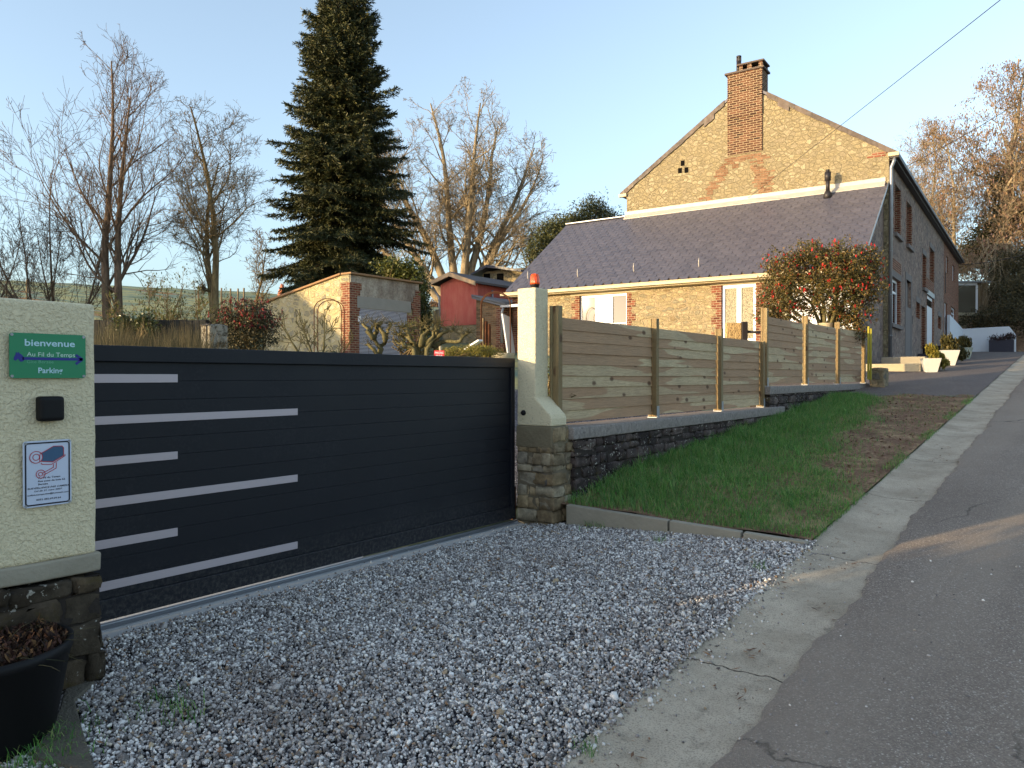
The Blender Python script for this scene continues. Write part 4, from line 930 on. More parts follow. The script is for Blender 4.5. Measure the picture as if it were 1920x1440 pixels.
for (a, b) in ((cl_, cl_+.12), (cl_+.28, cl_+.44), (c1-.13, c1)):
    for y0_, y1_ in ((-.05, .1), (.5, .62)):
        m = MB(); m.box(a, b, y0_, y1_, zt+.071, zt+.249); m.obj('cap_pillar', MT['brick_chim'], ch)
m = MB(); m.box(cl_+.05, c1-.05, .15, .45, zt+.071, zt+.248); m.obj('flue_opening', MT['hole'], ch)
m = MB(); fx = hG(1382, 120)[0]; zt2 = hG(1382, 106)[1]+.08; m.tube([(fx, .2, zt+.071), (fx, .2, zt2-.18)], .085, 16); m.tube([(fx, .2, zt2-.05), (fx, .2, zt2)], .088, 16)
for k in range(5): a = k*2*math.pi/5; m.box(fx+.07*math.cos(a)-.018, fx+.07*math.cos(a)+.018, .2+.07*math.sin(a)-.018, .2+.07*math.sin(a)+.018, zt2-.19, zt2-.04)
m.obj('flue_pipe', MT['darkmetal'], ch)
# gable vents
for px, py in ((1280, 306), (1275, 320), (1287, 319)):
    x, z = hG(px, py); m = MB(); m.box(x-.075, x+.075, -.006, .02, z-.1, z+.1); m.obj('vent_hole', MT['hole'], house)
m = MB(); x, z = hG(1648, 288); m.box(x-.35, x+.2, -.012, .0, z-.1, z-.03); m.box(x-.2, x+.24, -.012, .0, z-.02, z+.05); m.obj('corner_bricks', MT['brick'], house)
# street front features
for k in ('u1', 'u2', 'u3', 's1', 's2', 's3', 'g1'): surround(FW[k], ff, house, MT['brick'], .2)
for k in ('u4', 'door'): surround(FW[k], ff, house, MT['brick'], .2)
m = MB(); h = FW['g5']; h = brickH[2] if len(brickH) > 2 else h
for k in ('u1', 'u2', 'u3', 'u4', 's1', 's2', 's3'): window(FW[k], ff, house, glass=MT['glassdark'], frame=MT['white'] if k in ('u1', 'u2', 'u4') else MT['darkmetal'])
window(FW['g1'], ff, house, d=.1, bars=(.5,), hbars=(.72,), glass=MT['glassdark'], fw=.09)
for h in brickH: window(h, ff, house, d=.08, glass=MT['glassdark'], fw=.09, hbars=(.6,))
m = MB(); slab(m, *FW['bd'], .1, .2, ff); m.obj('blocked_opening', MT['lintelgrey'], house)
a, b, z0, z1 = FW['bd']; m = MB(); zb0 = hF(1703, 668)[1]
slab(m, a-.25, a-.001, zb0, z1+.25, -.02, .1, ff); slab(m, b+.001, b+.25, zb0, z1+.25, -.02, .1, ff); slab(m, a, b, zb0, z0, -.006, .1, ff); slab(m, a, b, z1, z1+.25, -.022, .1, ff); m.obj('stone_surround', MT['lintelgrey'], house)
def trim(name, h, dz0, dz1, mat, ex=.12, dp=.06):
    m = MB(); slab(m, h[0]-ex, h[1]+ex, dz0, dz1, -dp, .15, ff); return m.obj(name, mat, house, .006)
for k in ('u1', 'u2', 'u3', 'g1'): trim('window_sill', FW[k], FW[k][2]-.13, FW[k][2]-.001, MT['lintelgrey'], .1, .10)
for k in ('g1', 'u4', 'u3', 'door', 's3', 's1'): trim('lintel', FW[k], FW[k][3]+.001, FW[k][3]+.22, MT['lintelgrey'] if k != 'door' else MT['zinc'], .2, .02)
h = FW['g1']; m = MB(); slab(m, h[0]-.1, h[1]+.15, h[3]+.23, h[3]+.62, -.01, .05, ff); m.obj('brick_band', MT['brick'], house)
h = FW['door']; m = MB(); slab(m, h[0]-.15, h[1]+.1, h[3]+.23, FW['u4'][2]-.02, -.009, .05, ff); m.obj('brick_band', MT['brick'], house)
dr = MB(); slab(dr, h[0]+.013, h[1]-.013, h[2], h[3], .06, .12, ff); door = dr.obj('door', MT['white'], house)
m = MB(); slab(m, h[0]+.2, h[1]-.2, h[3]-.45, h[3]-.15, .05, .059, ff); m.obj('pane', MT['glassdark'], door)
m = MB(); p = ff(h[0]+.14, (h[2]+h[3])/2-.1, .03); m.tube([p, (p[0], p[1], p[2]+.28)], .02, 8); m.obj('handle', MT['black'], door)
# iron wall anchors
for px, py, hh in ((1709.5, 600, 12), (1772, 530, 40)):
    y, z = hF(px, py); m = MB(); slab(m, y-.03, y+.03, z-hh*.014, z+hh*.014, -.03, -.002, ff); m.obj('wall_anchor', MT['darkmetal'], house)
# ------------------------------------------------------------------ annexe
DA = 4.15
def hA(px, py): p = hl(px, py, 1, -DA); return p.x, p.z
RA = (hG(1175, 407)[1]+hG(1640, 348)[1])/2+.0
EA = sum(hl(x, y, 1, -DA-.15).z for x, y in ((1100, 531), (1300, 517), (960, 541)))/3
AX = hl(1065, 425, 1, 0).x
annexe = hthing('low_annexe', 'low stone annexe with dark slate roof built against the farmhouse gable', 'house annexe')
fa = lambda u, z, d: (u, -DA+d, z)
def zar(y): return RA+(RA-EA)/(DA+.15)*y
wz = 4.55
AW = {'w1': (hA(1086, 560)[0], hA(1176, 560)[0], 2.75, hA(1130, 552)[1]), 'd2': (hA(1352, 560)[0], hA(1418, 560)[0], 2.05, hA(1385, 533)[1]), 'g3': (hA(1478, 560)[0], hA(1600, 560)[0], 2.05, hA(1540, 528)[1])}
zt_a = zar(-DA)-.12
m = MB(); skin(m, AX+.12, -.15, 1.2, zt_a, list(AW.values()), fa, .26); 
se = MB(); se.add([(-.149, -DA+.002, 1.2), (-.149, -.01, 1.2), (-.149, -.01, zar(0)-.1), (-.149, -DA+.002, zt_a)], [(0, 1, 2, 3)]); se.obj('end_wall', MT['stone_grey'], annexe)
m.add([(AX+.12, -DA, 1.2), (AX+.12, -.01, 1.2), (AX+.12, -.01, zar(0)-.1), (AX+.12, -DA, zt_a)], [(0, 1, 2, 3)])
m.add([(AX+.12, -.01, 1.2), (GW+.02, -.01, 1.2), (GW+.02, -.01, zar(0)-.1), (AX+.12, -.01, zar(0)-.1)], [(0, 1, 2, 3)])
m.obj('wall', MT['stone_front'], annexe)
m = MB(); m.box(AX+.5, -.5, -DA+.30, -DA+.5, 1.3, zt_a-.1); m.obj('room_darkness', plain('dim_room', c(120, 110, 96), .9), annexe)
m = MB(); x1_ = hA(972, 600)[0]+.25; slab(m, AX+.10, x1_, 1.2, zt_a-.02, -.012, .05, fa); m.obj('brick_pilaster', MT['brick'], annexe)
for k in ('w1', 'd2'):
    surround(AW[k], fa, annexe, MT['brick'], .14, wq=.30)
    h = AW[k]; m = MB(); slab(m, h[0]-.35, h[1]+.35, h[3]+.001, min(h[3]+.26, zt_a-.03), -.012, .1, fa); m.obj('lintel', MT['lintel'], annexe, .005)
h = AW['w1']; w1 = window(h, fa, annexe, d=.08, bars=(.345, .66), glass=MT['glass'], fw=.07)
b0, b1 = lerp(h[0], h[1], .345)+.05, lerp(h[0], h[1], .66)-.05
m = MB(); slab(m, b0, b1, h[2]+.05, h[3]-.06, .075, .105, fa); m.obj('glare_panel', MT['white'], w1)  # white slab stands for sun glare painted over the centre pane
m = MB()
for (a, b) in ((h[0]+.07, b0-.1), (b1+.1, h[1]-.07)):
    zc_ = lerp(h[2], h[3], .38); slab(m, a, b, zc_, zc_+.025, .07, .1, fa); slab(m, (a+b)/2-.012, (a+b)/2+.012, h[2]+.05, zc_-.001, .07, .1, fa)
m.obj('glazing_bar', MT['white'], w1)
h = AW['d2']; d2 = window(h, fa, annexe, d=.06, bars=(.5,), hbars=(.28,), glass=MT['glasspat'], name='glazed_door', fw=.1)
m = MB(); slab(m, h[0]+.1, h[1]-.1, h[2]+.05, h[2]+.28*(h[3]-h[2])-.05, .07, .1, fa); m.obj('door_panel', MT['white'], d2)
h = AW['g3']; m = MB(); slab(m, h[0], h[1], h[2], h[3], .1, .16, fa); m.obj('white_garage_door', MT['white'], annexe)
# slates
m = MB(); Ls = math.hypot(DA+.35, (RA-EA)/(DA+.15)*(DA+.35)); ex = .235; nr = int(Ls/ex)+1; tw = .33
ud = Vector((0, 1, (RA-EA)/(DA+.15))).normalized(); nn = Vector((0, -ud.z, ud.y)); xa = AX-.05; xb2 = -.02
base0 = Vector((0, -DA-.35, zar(-DA-.35)))
for r_ in range(nr):
    off = (r_ % 2)*tw*.5; x = xa-off
    while x < xb2:
        x0, x1 = max(x, xa)+.004, min(x+tw, xb2)-.004; x += tw
        if x1-x0 < .03: continue
        s0_, s1_ = r_*ex, min(r_*ex+ex*1.5, Ls); k = min(.13, (x1-x0)*.45)
        P2 = [(x0+k, s0_), (x1, s0_), (x1, s1_), (x0, s1_), (x0, s0_+.15)]
        lo = [base0+Vector((px_, 0, 0))+ud*q+nn*(.014-.012*(q-s0_)/(s1_-s0_)) for px_, q in P2]; hi = [p+nn*.008 for p in lo]
        m.add(lo+hi, [(5, 6, 7, 8, 9), (0, 1, 6, 5), (4, 0, 5, 9), (3, 4, 9, 8), (1, 2, 7, 6)])
m.obj('roof_slates', MT['slate'], annexe)
m = MB(); 
for (x0, x1) in ((xa+.02, xb2-.02),):
    a = base0+ud*.02-nn*.05; b = base0+ud*Ls-nn*.05
    m.hexa([(x0, a.y, a.z-.06), (x1, a.y, a.z-.06), (x1, b.y, b.z-.06), (x0, b.y, b.z-.06)], [(x0, a.y, a.z+.045), (x1, a.y, a.z+.045), (x1, b.y, b.z+.045), (x0, b.y, b.z+.045)])
m.obj('roof_deck', MT['oldwood'], annexe)
m = MB(); zr0 = zar(0); m.prism([(0, zr0-.1), (0, zr0+.03), (2.6, zr0-1.9), (2.6, zr0-2.03)], lambda a, b, h: (h, a+.012, b), xa, GW-.01); m.obj('rear_roof', MT['slate'], annexe)
m = MB(); m.box(xa-.02, GW-.02, -.1, .12, zr0+.01, zr0+.06); m.obj('ridge_cap', MT['zinc'], annexe, .01)
m = MB(); m.prism([(-.2, zar(-.2)+.03), (-.005, zar(-.01)+.04), (-.005, zar(0)+.2), (-.03, zar(0)+.21), (-.035, zar(0)+.08), (-.2, zar(-.2)+.05)], lambda a, b, h: (h, a, b), GW-.05, -.1); m.obj('flashing', MT['flash'], annexe)
m = MB(); m.prism([(-DA-.35, zar(-DA-.35)-.04), (-.02, zar(0)-.04), (-.02, zar(0)+.06), (-DA-.35, zar(-DA-.35)+.06)], lambda a, b, h: (h, a, b), -.018, .0); m.obj('verge_strip', MT['zinc'], annexe)
ey = -DA-.40; ez = zar(-DA-.35)
m = MB(); m.box(AX-.1, .0, ey-.12, ey+.03, ez-.13, ez-.02); m.box(AX-.1, .0, ey-.135, ey-.12, ez-.045, ez-.015)
m.obj('roof_gutter', MT['gutterbeige'], annexe, .015)
m = MB(); m.box(AX+.0, -.1, -DA-.36, -DA-.012, ez-.16, ez-.13); m.obj('soffit', MT['gutterbeige'], annexe)
for px, py in ((991, 524), (1084, 520), (1189, 510), (1311, 501)):
    best = None; d = HR3 @ ray(px, py)
    # intersect with roof plane
    sl = (RA-EA)/(DA+.15); tpar = (RA+sl*HO.y-HO.z)/(d.z-sl*d.y); p = HO+d*tpar
    m = MB(); m.tube([p, p+nn*.05, p+nn*.08+Vector((.01, -.03, .08)), p+nn*.10+Vector((.02, -.02, .20))], [.02, .02, .018, .014], 6); m.obj('snow_hook', MT['flash'], annexe)
# flue on the slate roof
fx, _z = hl(1552, 350, 1, -.42).x, 0; zb_f = zar(-.42); ztf = hl(1554, 318, 1, -.42).z
m = MB(); m.tube([(fx, -.42, zb_f-.05), (fx, -.42, zb_f+.1), (fx, -.42, zb_f+.22)], [.14, .13, .07], 14); m.tube([(fx, -.42, zb_f+.2), (fx, -.42, ztf-.3)], .065, 14); m.tube([(fx, -.42, ztf-.36), (fx, -.42, ztf-.08)], .1, 14); m.tube([(fx, -.42, ztf-.08), (fx, -.42, ztf)], .06, 12)
m.obj('flue_pipe', MT['darkmetal'], annexe)
m = MB(); x, z = hA(968, 553); slab(m, x-.02, x+.2, z-.1, z+.06, -.12, -.013, fa); m.obj('wall_lamp', MT['white'], annexe, .01)
# ------------------------------------------------------------------ steps and low wall in front of the farmhouse
def wbox(name, label, cat, mat, x0, x1, y0, y1, z0, z1, bev=.012):
    m = MB(); m.box(x0, x1, y0, y1, z0, z1); of = HM @ Vector((x0, y0, z0)); o = m.obj(name, mat, None, bev, org=(x0, y0, z0)); o.location = of; o.rotation_euler = (0, 0, HA)
    return tag(o, label, cat)
yl = (HI @ at(1680, 700, 20.1)).y; q0 = hl(1622, 700, 1, yl); q1 = hl(1726, 700, 1, yl); zt_ = hl(1680, 682, 1, yl).z
wbox('low_wall', 'sunlit mossy low stone wall in front of the farmhouse corner', 'low wall', MT['lintel'], q0.x, q1.x, yl, yl+.3, q0.z-.3, zt_)
yl2 = (HI @ at(1690, 684, 21.9)).y; HQ2 = hl(1652, 684, 1, yl2); HQ3 = hl(1735, 684, 1, yl2); zt3 = hl(1690, 669, 1, yl2).z
wbox('stone_step', 'shaded grey stone terrace edge behind the sunlit low wall', 'step', MT['concrete'], HQ2.x, HQ3.x, yl2, yl2+1.4, 1.5, zt3)
wbox('door_step', 'wide dark slate doorstep below the white door', 'step', MT['planter_dark'], .02, 1.0, h[0] if False else FW['door'][0]-3.2, FW['door'][0]+.2, 1.6, at(1715, 664, 31).z)
wbox('door_step', 'narrow black upper doorstep against the white door', 'step', MT['black'], .02, .7, FW['door'][0]-1.4, FW['door'][1]+.1, 1.6, FW['door'][2]-.01)
# stone block with plants
b0 = at(1630, 712, 16.2); b1 = at(1660, 712, 16.2); zb_t = at(1645, 690, 16.2).z
m = rough_box(b0.x-.0, b1.x+.02, b0.y, b0.y+.45, zfore(-3.5, 15.6)-.3, zb_t, .06, .02, 61, .03); blk = m.obj('stone_block', MT['basestone'], None, org=(b0.x, b0.y, 1.1)); tag(blk, 'squat mossy stone block with small weeds at the end of the board fence', 'stone block')
# ------------------------------------------------------------------ garage with shutter
G0 = at(655, 512, 24.5); gt, gs = G0.x, G0.y; gb = zland(gt, gs)-.6
gar = thing('stone_garage', 'small stone garage with brick corners, concrete lintel and white roller shutter', 'garage', (gt, gs, gb+.5))
ge = onT(786, 530, gt).y; gtop = (onT(657, 512, gt).z+onT(784, 531, gt).z)/2
gl0 = onS(505, 566, gs); gl1 = onS(640, 513, gs)
def gz(t): return lerp(gl0.z, gl1.z, (t-gl0.x)/(gl1.x-gl0.x))
m = MB(); fs = lambda a, b, h: (a, h, b)
m.prism([(gl0.x-.3, gb), (gt-.012, gb), (gt-.012, gtop-.03), (gl1.x, gtop-.03), (gl0.x-.3, gz(gl0.x-.3))], fs, gs, gs+.3)
m.box(gt-.3, gt-.012, gs+.301, ge, gb, gtop-.03); m.prism([(gl0.x-.3, gb), (gt-.31, gb), (gt-.31, gtop-.05), (gl0.x-.3, gz(gl0.x-.3))], fs, ge-.3, ge-.001); m.obj('rubble_wall', MT['stone_shed'], gar)
# door opening on the +t face
sh0 = onT(672, 600, gt).y; sh1 = onT(762, 600, gt).y; shz = (onT(680, 577, gt).z+onT(756, 587, gt).z)/2
m = MB(); m.box(gt-.011, gt+.008, sh0, sh1, gb, shz); m.obj('shutter_gap', MT['black'], gar); m = MB()
n = 34
for i in range(n):
    z = gb+.8+(shz-gb-.8)*i/n; m.box(gt+.010, gt+.024, sh0, sh1, z+.016, z+(shz-gb-.8)/n-.002)
m.obj('roller_shutter', plain('shutter_white', c(190, 188, 198), .5, .4, 0, .05, 3), gar)
m = MB(); l0 = onT(668, 570, gt).y; l1 = onT(769, 570, gt).y; lz = (onT(680, 556, gt).z+onT(756, 565, gt).z)/2; m.box(gt-.011, gt+.05, l0, l1, shz+.001, lz); m.obj('lintel', plain('pale_lintel', c(150, 146, 138), .9, .2, 0, .12, 4, .003), gar, .01)
m = MB(); m.box(gt-.011, gt+.03, gs+.02, ge-.05, lz+.001, gtop-.05)
_t = NT('weathered_roughcast', .95, .1); n1 = _t.noise(16, 8, .8); n2 = _t.noise(1.2, 6, .7, vec=_t.map(_t.P, (1, 1, .5)))
_t.col(_t.mix(_t.ramp(n2, [(.4, 0), (.65, .7)]), _t.ramp(n1, [(.3, c(120, 112, 104)), (.55, c(186, 176, 160)), (.7, c(206, 198, 182))]), c(96, 78, 68))); _t.bump(n1, .02)
m.obj('roughcast_panel', _t.m, gar)
m = MB(); mR = MB()
n = int((gtop-.06-gb)/.225)
for i in range(n):
    z0_, z1_ = gb+i*.225, gb+(i+1)*.225; k = .09 if i % 2 else 0
    frac = (gtop-z1_)/(gtop-gb)
    wl_ = .5+k if z1_ > lz+.3 else (.42+k if z1_ > shz else sh0-gs)
    if z1_ > lz+.3: wl_ = .30+k*2
    m.box(gt-.30-k, gt+.045, gs-.03, gs+wl_, z0_, z1_)
    w2 = .14+k if z1_ > lz+.3 else (.34+k if z1_ > shz else ge-sh1)
    mR.box(gt-.2, gt+.045, ge-w2, ge+.02, z0_, z1_)
mR.obj('brick_pier', MT['brick'], gar)
m.obj('brick_pier', MT['brick'], gar)
m = MB(); m.box(gt-.35, gt+.14, gs-.06, ge+.06, gtop-.029, gtop+.03); m.prism([(gt-.351, gtop-.03), (gt-.351, gtop+.03), (gl0.x-.4, gz(gl0.x-.4)+.08), (gl0.x-.4, gz(gl0.x-.4)+.005)], fs, gs-.1, gs+.4)
m.prism([(gt-.36, gtop-.02), (gt-.36, gtop+.02), (gl0.x-.4, gz(gl0.x-.4)+.04), (gl0.x-.4, gz(gl0.x-.4))], fs, gs+.401, ge+.05)
m.obj('roof_edge', plain('coping_tiles', c(150, 118, 88), .85, .2, 0, .2, 6, .004), gar, .008)
p = onT(672, 598, gt); m = MB(); m.box(gt+.046, gt+.06, p.y-.06, p.y+.06, p.z-.09, p.z+.09); m.obj('house_number_plate', MT['white'], gar)
# ------------------------------------------------------------------ red shed
S0 = at(826, 545, 32.6); ss_, st0 = S0.y, S0.x; st1 = onS(896, 540, ss_).x; rgx = onS(853, 514, ss_)
er = onS(901, 531, ss_).z; el = onS(811, 534, ss_).z; bz_ = onS(860, 610, ss_).z; gz_ = zland(st0, ss_)-.5
shed = thing('red_shed', 'tall narrow red clad shed with gabled roof on a pale base', 'shed', (st0, ss_, gz_+.5))
redm = NT('red_cladding', .75, .25); n1 = redm.noise(4, 6, .7, vec=redm.map(redm.P, (1, 1, .25)))
wv_ = redm.n('TexWave', 1, props={'bands_direction': 'X'}, Scale=3.2, Vector=redm.P)
redm.col(redm.mix(redm.ramp(n1, [(.35, 0), (.7, .7)]), c(186, 88, 78), c(206, 130, 112))); redm.bump(redm.ramp(wv_, [(0, 0), (.12, 1)]), .012)
back = 5.2
zw0 = el-.02; zw1 = er-.02
m = MB(); m.prism([(st0, bz_), (st1, bz_), (st1, zw1), (rgx.x, rgx.z-.12), (st0, zw0)], fs, ss_, ss_+back); m.obj('cladding', redm.m, shed)
m = MB(); m.box(st0+.05, st1-.02, ss_+.04, ss_+back-.1, gz_, bz_-.002); m.obj('base_wall', MT['stone_front'], shed)
m = MB(); xl_ = onS(811, 534, ss_).x; xr_ = onS(902, 531, ss_).x
for (xe, ze) in ((xl_, el), (xr_, er)):
    m.prism([(rgx.x, rgx.z-.02), (rgx.x, rgx.z+.07), (xe, ze+.06), (xe, ze-.03)], fs, ss_-.35, ss_+back+.1)
m.obj('roof', plain('fibre_cement_roof', c(104, 98, 96), .8, .2, 0, .2, 6, .01), shed)
m = MB()
for (xe, ze) in ((xl_, el), (xr_, er)):
    m.prism([(rgx.x, rgx.z-.13), (rgx.x, rgx.z+.05), (xe, ze+.04), (xe, ze-.13)], fs, ss_-.40, ss_-.351)
m.obj('barge_board', plain('pale_timber', c(186, 156, 122), .7), shed)
m = MB(); dx = st0-.04; m.tube([(xl_+.1, ss_-.1, el-.1), (dx, ss_-.04, el-.6), (dx, ss_-.04, gz_+.4)], .045, 10); m.obj('downpipe', MT['zinc'], shed); m = MB(); m.tube([(st1+.05, ss_+.9, er-.2), (st1+.05, ss_+.9, er-1.3)], .045, 10); m.obj('downpipe', MT['zinc'], shed)
# brick outhouse in front of the shed's right half
O0 = at(893, 600, 28.2); os_, ot0 = O0.y, O0.x; ot1 = onS(944, 600, os_).x
oz0 = onS(893, 562, os_).z; oz1 = onS(943, 576, os_).z
out = thing('brick_outhouse', 'low weathered brick outhouse with sloping tiled roof between the red shed and the annexe', 'outhouse', (ot0, os_, gz_+.3))
m = MB(); m.prism([(ot0, gz_-.3), (ot1, gz_-.3), (ot1, oz1), (ot0, oz0)], fs, os_, os_+2.6); m.obj('wall', MT['brick_pale'], out)
m = MB(); m.prism([(ot0-.1, oz0+.04), (ot0-.1, oz0+.14), (ot1+.22, oz1+.08), (ot1+.22, oz1-.02)], fs, os_-.15, os_+2.7)
for i in range(14):
    a = os_-.14+i*.2; m.tube([(ot0-.09, a, oz0+.15), (ot1+.2, a, oz1+.09)], .045, 6)
m.obj('tiled_roof', plain('grey_tiles', c(112, 110, 112), .7, .3, 0, .2, 8, .005), out)
m = MB(); m.box(ot1-.32, ot1+.015, os_-.015, os_+.3, gz_-.3, oz1-.02); m.obj('brick_corner', MT['brick'], out)
m = MB(); m.tube([(ot1+.1, os_-.12, oz1), (ot1+.02, os_-.12, oz1-.2), (ot1+.02, os_-.12, gz_+.2)], .05, 10); m.box(ot1+.0, ot1+.9, os_-.2, os_-.1, oz1-.03, oz1+.05); m.obj('downpipe', MT['zinc'], out)
# pale building behind
B0 = at(905, 525, 37); B1 = at(975, 528, 37); bt = at(905, 510, 37)
bs = thing('pale_outbuilding', 'small pale outbuilding whose flat grey roof shows above the red shed', 'outbuilding', (B0.x, B0.y, 2.6))
m = MB(); m.box(B0.x, B1.x+1.0, B0.y, B0.y+3, 2.0, bt.z); m.obj('wall', MT['stone_front'], bs)
m = MB(); m.prism([(B0.x-.35, bt.z-.1), (B0.x+.6, bt.z+.25), (B1.x+1.2, bt.z-.15), (B1.x+1.2, bt.z-.25), (B0.x+.6, bt.z+.12), (B0.x-.35, bt.z-.2)], fs, B0.y-.5, B0.y+3.3); m.obj('roof', MT['slate'], bs)
m = MB()
for px in (913, 938):
    p = onS(px, 520, B0.y); m.box(p.x-.2, p.x+.2, B0.y-.01, B0.y+.05, p.z-.18, p.z+.18)
m.obj('window', MT['hole'], bs)
# leaning white door leaf & rusty posts
p0 = at(950, 592, 27); p1 = at(957, 665, 27)
m = MB(); M_ = Matrix.Translation((p1.x+.12, p1.y, 1.9)) @ Matrix.Rotation(R(-10), 4, 'Y') @ Matrix.Rotation(R(20), 4, 'Z'); m.box(-.02, .03, -.45, .45, 0, 1.9, M_); tag(m.obj('leaning_door', MT['white'], org=(p1.x, p1.y, 2.1)), 'white door leaf leaning against the brick corner of the annexe', 'door leaf')
for i, (px, y0, lb) in enumerate(((906, 597, 'greyish upright timber post in front of the outhouse'), (911, 602, 'dark rusty upright sleeper in the middle of three by the outhouse'), (917, 608, 'short rusty post right of the other two by the outhouse'))):
    p = at(px, y0, 25.5); zb = zland(p.x, p.y)-.1; m = MB(); m.box(p.x-.045, p.x+.045, p.y-.05, p.y+.05, zb, p.z)
    tag(m.obj('garden_post', MT['rust'] if i else MT['oldwood'], bevel=.01, org=(p.x, p.y, zb)), lb, 'post')
# metal rose arches
def arch(name, label, px0, px1, ytop, ybase, Y, rad=.018):
    p0 = at(px0, ybase, Y); p1 = at(px1, ybase, Y); mid = (p0+p1)/2; zt = at((px0+px1)/2, ytop, Y).z; m = MB()
    for k in (0, .35):
        pts = []; w2 = (p1-p0).length/2; dr = (p1-p0).normalized(); q = Vector((-dr.y, dr.x, 0))*k; zb = zland(p0.x, p0.y)-.1
        zs_ = zt-w2*.8
        pts = [p0+q+Vector((0, 0, zb-p0.z)), Vector((p0.x+q.x, p0.y+q.y, zs_))]
        for j in range(1, 9):
            a = math.pi-math.pi*j/9; c_ = mid+q+dr*math.cos(a)*w2; pts.append(Vector((c_.x, c_.y, zs_+math.sin(a)*w2*.8)))
        pts += [Vector((p1.x+q.x, p1.y+q.y, zs_)), Vector((p1.x+q.x, p1.y+q.y, zb))]
        m.tube(pts, rad, 5)
    return tag(m.obj(name, MT['rust'], org=(mid.x, mid.y, zb)), label, 'arch')
arch('rose_arch', 'thin rusty metal rose arch in front of the outhouse and red shed', 902, 957, 547, 640, 24)
arch('rose_arch', 'thin bent metal hoop in front of the sunlit garage side wall', 589, 640, 560, 640, 19, .012)
# ------------------------------------------------------------------ tree builder
def grow(seed, base, H, r0, env, n1=16, lean=(0, 0), start=.12, ang=(30, 65), up=.10, wob=.10, rat=.55, twig=.55, l3=5, l4=3, multi=None, kids=(9, 7), gn=.006, l1=.55):
    rn = random.Random(seed); segs = {0: [], 1: [], 2: [], 3: []}; tips = []
    base = Vector(base)
    def rdir(d, a):
        o = d.orthogonal().normalized(); o.rotate(Matrix.Rotation(rn.uniform(0, 2*math.pi), 3, d)); v = d.copy(); v.rotate(Matrix.Rotation(a, 3, o)); return v.normalized()
    def branch(p, d, L, r, lv):
        n = {0: 12, 1: 8, 2: 5, 3: 4, 4: 2}[lv]; st = L/n; pts = [p.copy()]; rad = [r]; stopped = False
        for i in range(n):
            w_ = wob*(1+.35*lv) if lv else wob*.45
            d = (d+Vector((rn.gauss(0, w_), rn.gauss(0, w_), rn.gauss(0, w_)+(up*.7 if lv else .02)))).normalized(); p = p+d*st
            pts.append(p.copy()); rad.append(max(gn, r*(1-(.8 if lv else .86)*(i+1)/n)))
            if lv and not env(p): break
        mm = len(pts)-1
        if lv: rad = [max(gn, r*(1-.82*i/mm)) for i in range(mm+1)]
        segs[min(lv, 3)].append((pts, rad)); m_ = len(pts)-1
        if lv == 4 or (lv == 3 and not l4): tips.append((pts[-1], d)); return
        if lv == 0: k = n1
        elif lv == 1: k = kids[0]
        elif lv == 2: k = kids[1] if l3 else 0
        else: k = l4
        if lv: k = max(1, round(k*min(1.5, L/(H*l1*.62*(1, 1, .5, .25)[lv]))))
        for j in range(k):
            if lv == 0: f = start+(1-start)*((j+rn.random())/k)**.9
            else: f = rn.uniform(.15 if lv < 3 else .2, 1)
            f = min(f, .985); x = f*m_; i = int(x); q = pts[i].lerp(pts[min(i+1, m_)], x-i); dd = (pts[min(i+1, m_)]-pts[i]).normalized() if i < m_ else d
            rr = rad[i]*rat if lv else max(rad[i]*.42, r0*.12)*rn.uniform(.6, 1.1)
            a = R(rn.uniform(*ang)) if lv == 0 else R(rn.uniform(22, 58))
            LL = (H*l1*(1-f*.62)*rn.uniform(.7, 1.15)) if lv == 0 else L*rn.uniform(.36, .68)*(1-.35*f)
            branch(q, rdir(dd, a), LL, max(rr, gn*1.2), lv+1)
    if multi:
        for (dx, dy, sc, aa) in multi: branch(base+Vector((dx, dy, 0)), Vector((math.sin(R(aa))*CY, math.sin(R(aa))*SY, math.cos(R(aa)))), H*sc, r0*(.6+.4*sc), 0)
    else: branch(base, Vector((lean[0], lean[1], 1)).normalized(), H, r0, 0)
    return segs, tips
def ell(c0, ax, ay, az, pw=2.0):
    """crown envelope, a closed rounded volume round c0"""
    c0 = Vector(c0)
    def f(p):
        v = p-c0; h = math.hypot(v.x, v.y)/ax; return h**pw+abs(v.z/az)**pw < 1
    return f
def tree(name, label, seed, base, H, r0, env, bark, twigmat=None, group=None, leaves=None, **k):
    base = Vector(base); base.z -= .15; root = thing(name, label, 'tree', tuple(base), group=group)
    segs, tips = grow(seed, base, H, r0, env, **k)
    m = MB()
    for pts, rad in segs[0]: m.tube(pts, rad, 9, False)
    for pts, rad in segs[1]: m.tube(pts, rad, 6, False)
    m.obj('trunk', bark, root)
    m = MB()
    for pts, rad in segs[2]: m.tube(pts, rad, 4, False)
    for pts, rad in segs[3]: m.tube(pts, rad, 3, False)
    cr = m.obj('crown', twigmat or bark, root)
    if leaves:
        mat, cnt, size, spread = leaves; T = np.array([tuple(t[0]) for t in tips]); idx = rng.integers(0, len(T), cnt)
        P = T[idx]+rng.normal(0, spread, (cnt, 3)); flakes('foliage', P, rng.uniform(size*.6, size*1.3, cnt), mat, cr, 1.2, .6, kind=None)
    return root, tips
def gbase(px, py, Y):
    p = at(px, py, Y); return Vector((p.x, p.y, zland(p.x, p.y)))
def ctr(px, py, Y): return at(px, py, Y)
def zpx(py, Y): return at(960, py, Y).z
TREES = {}
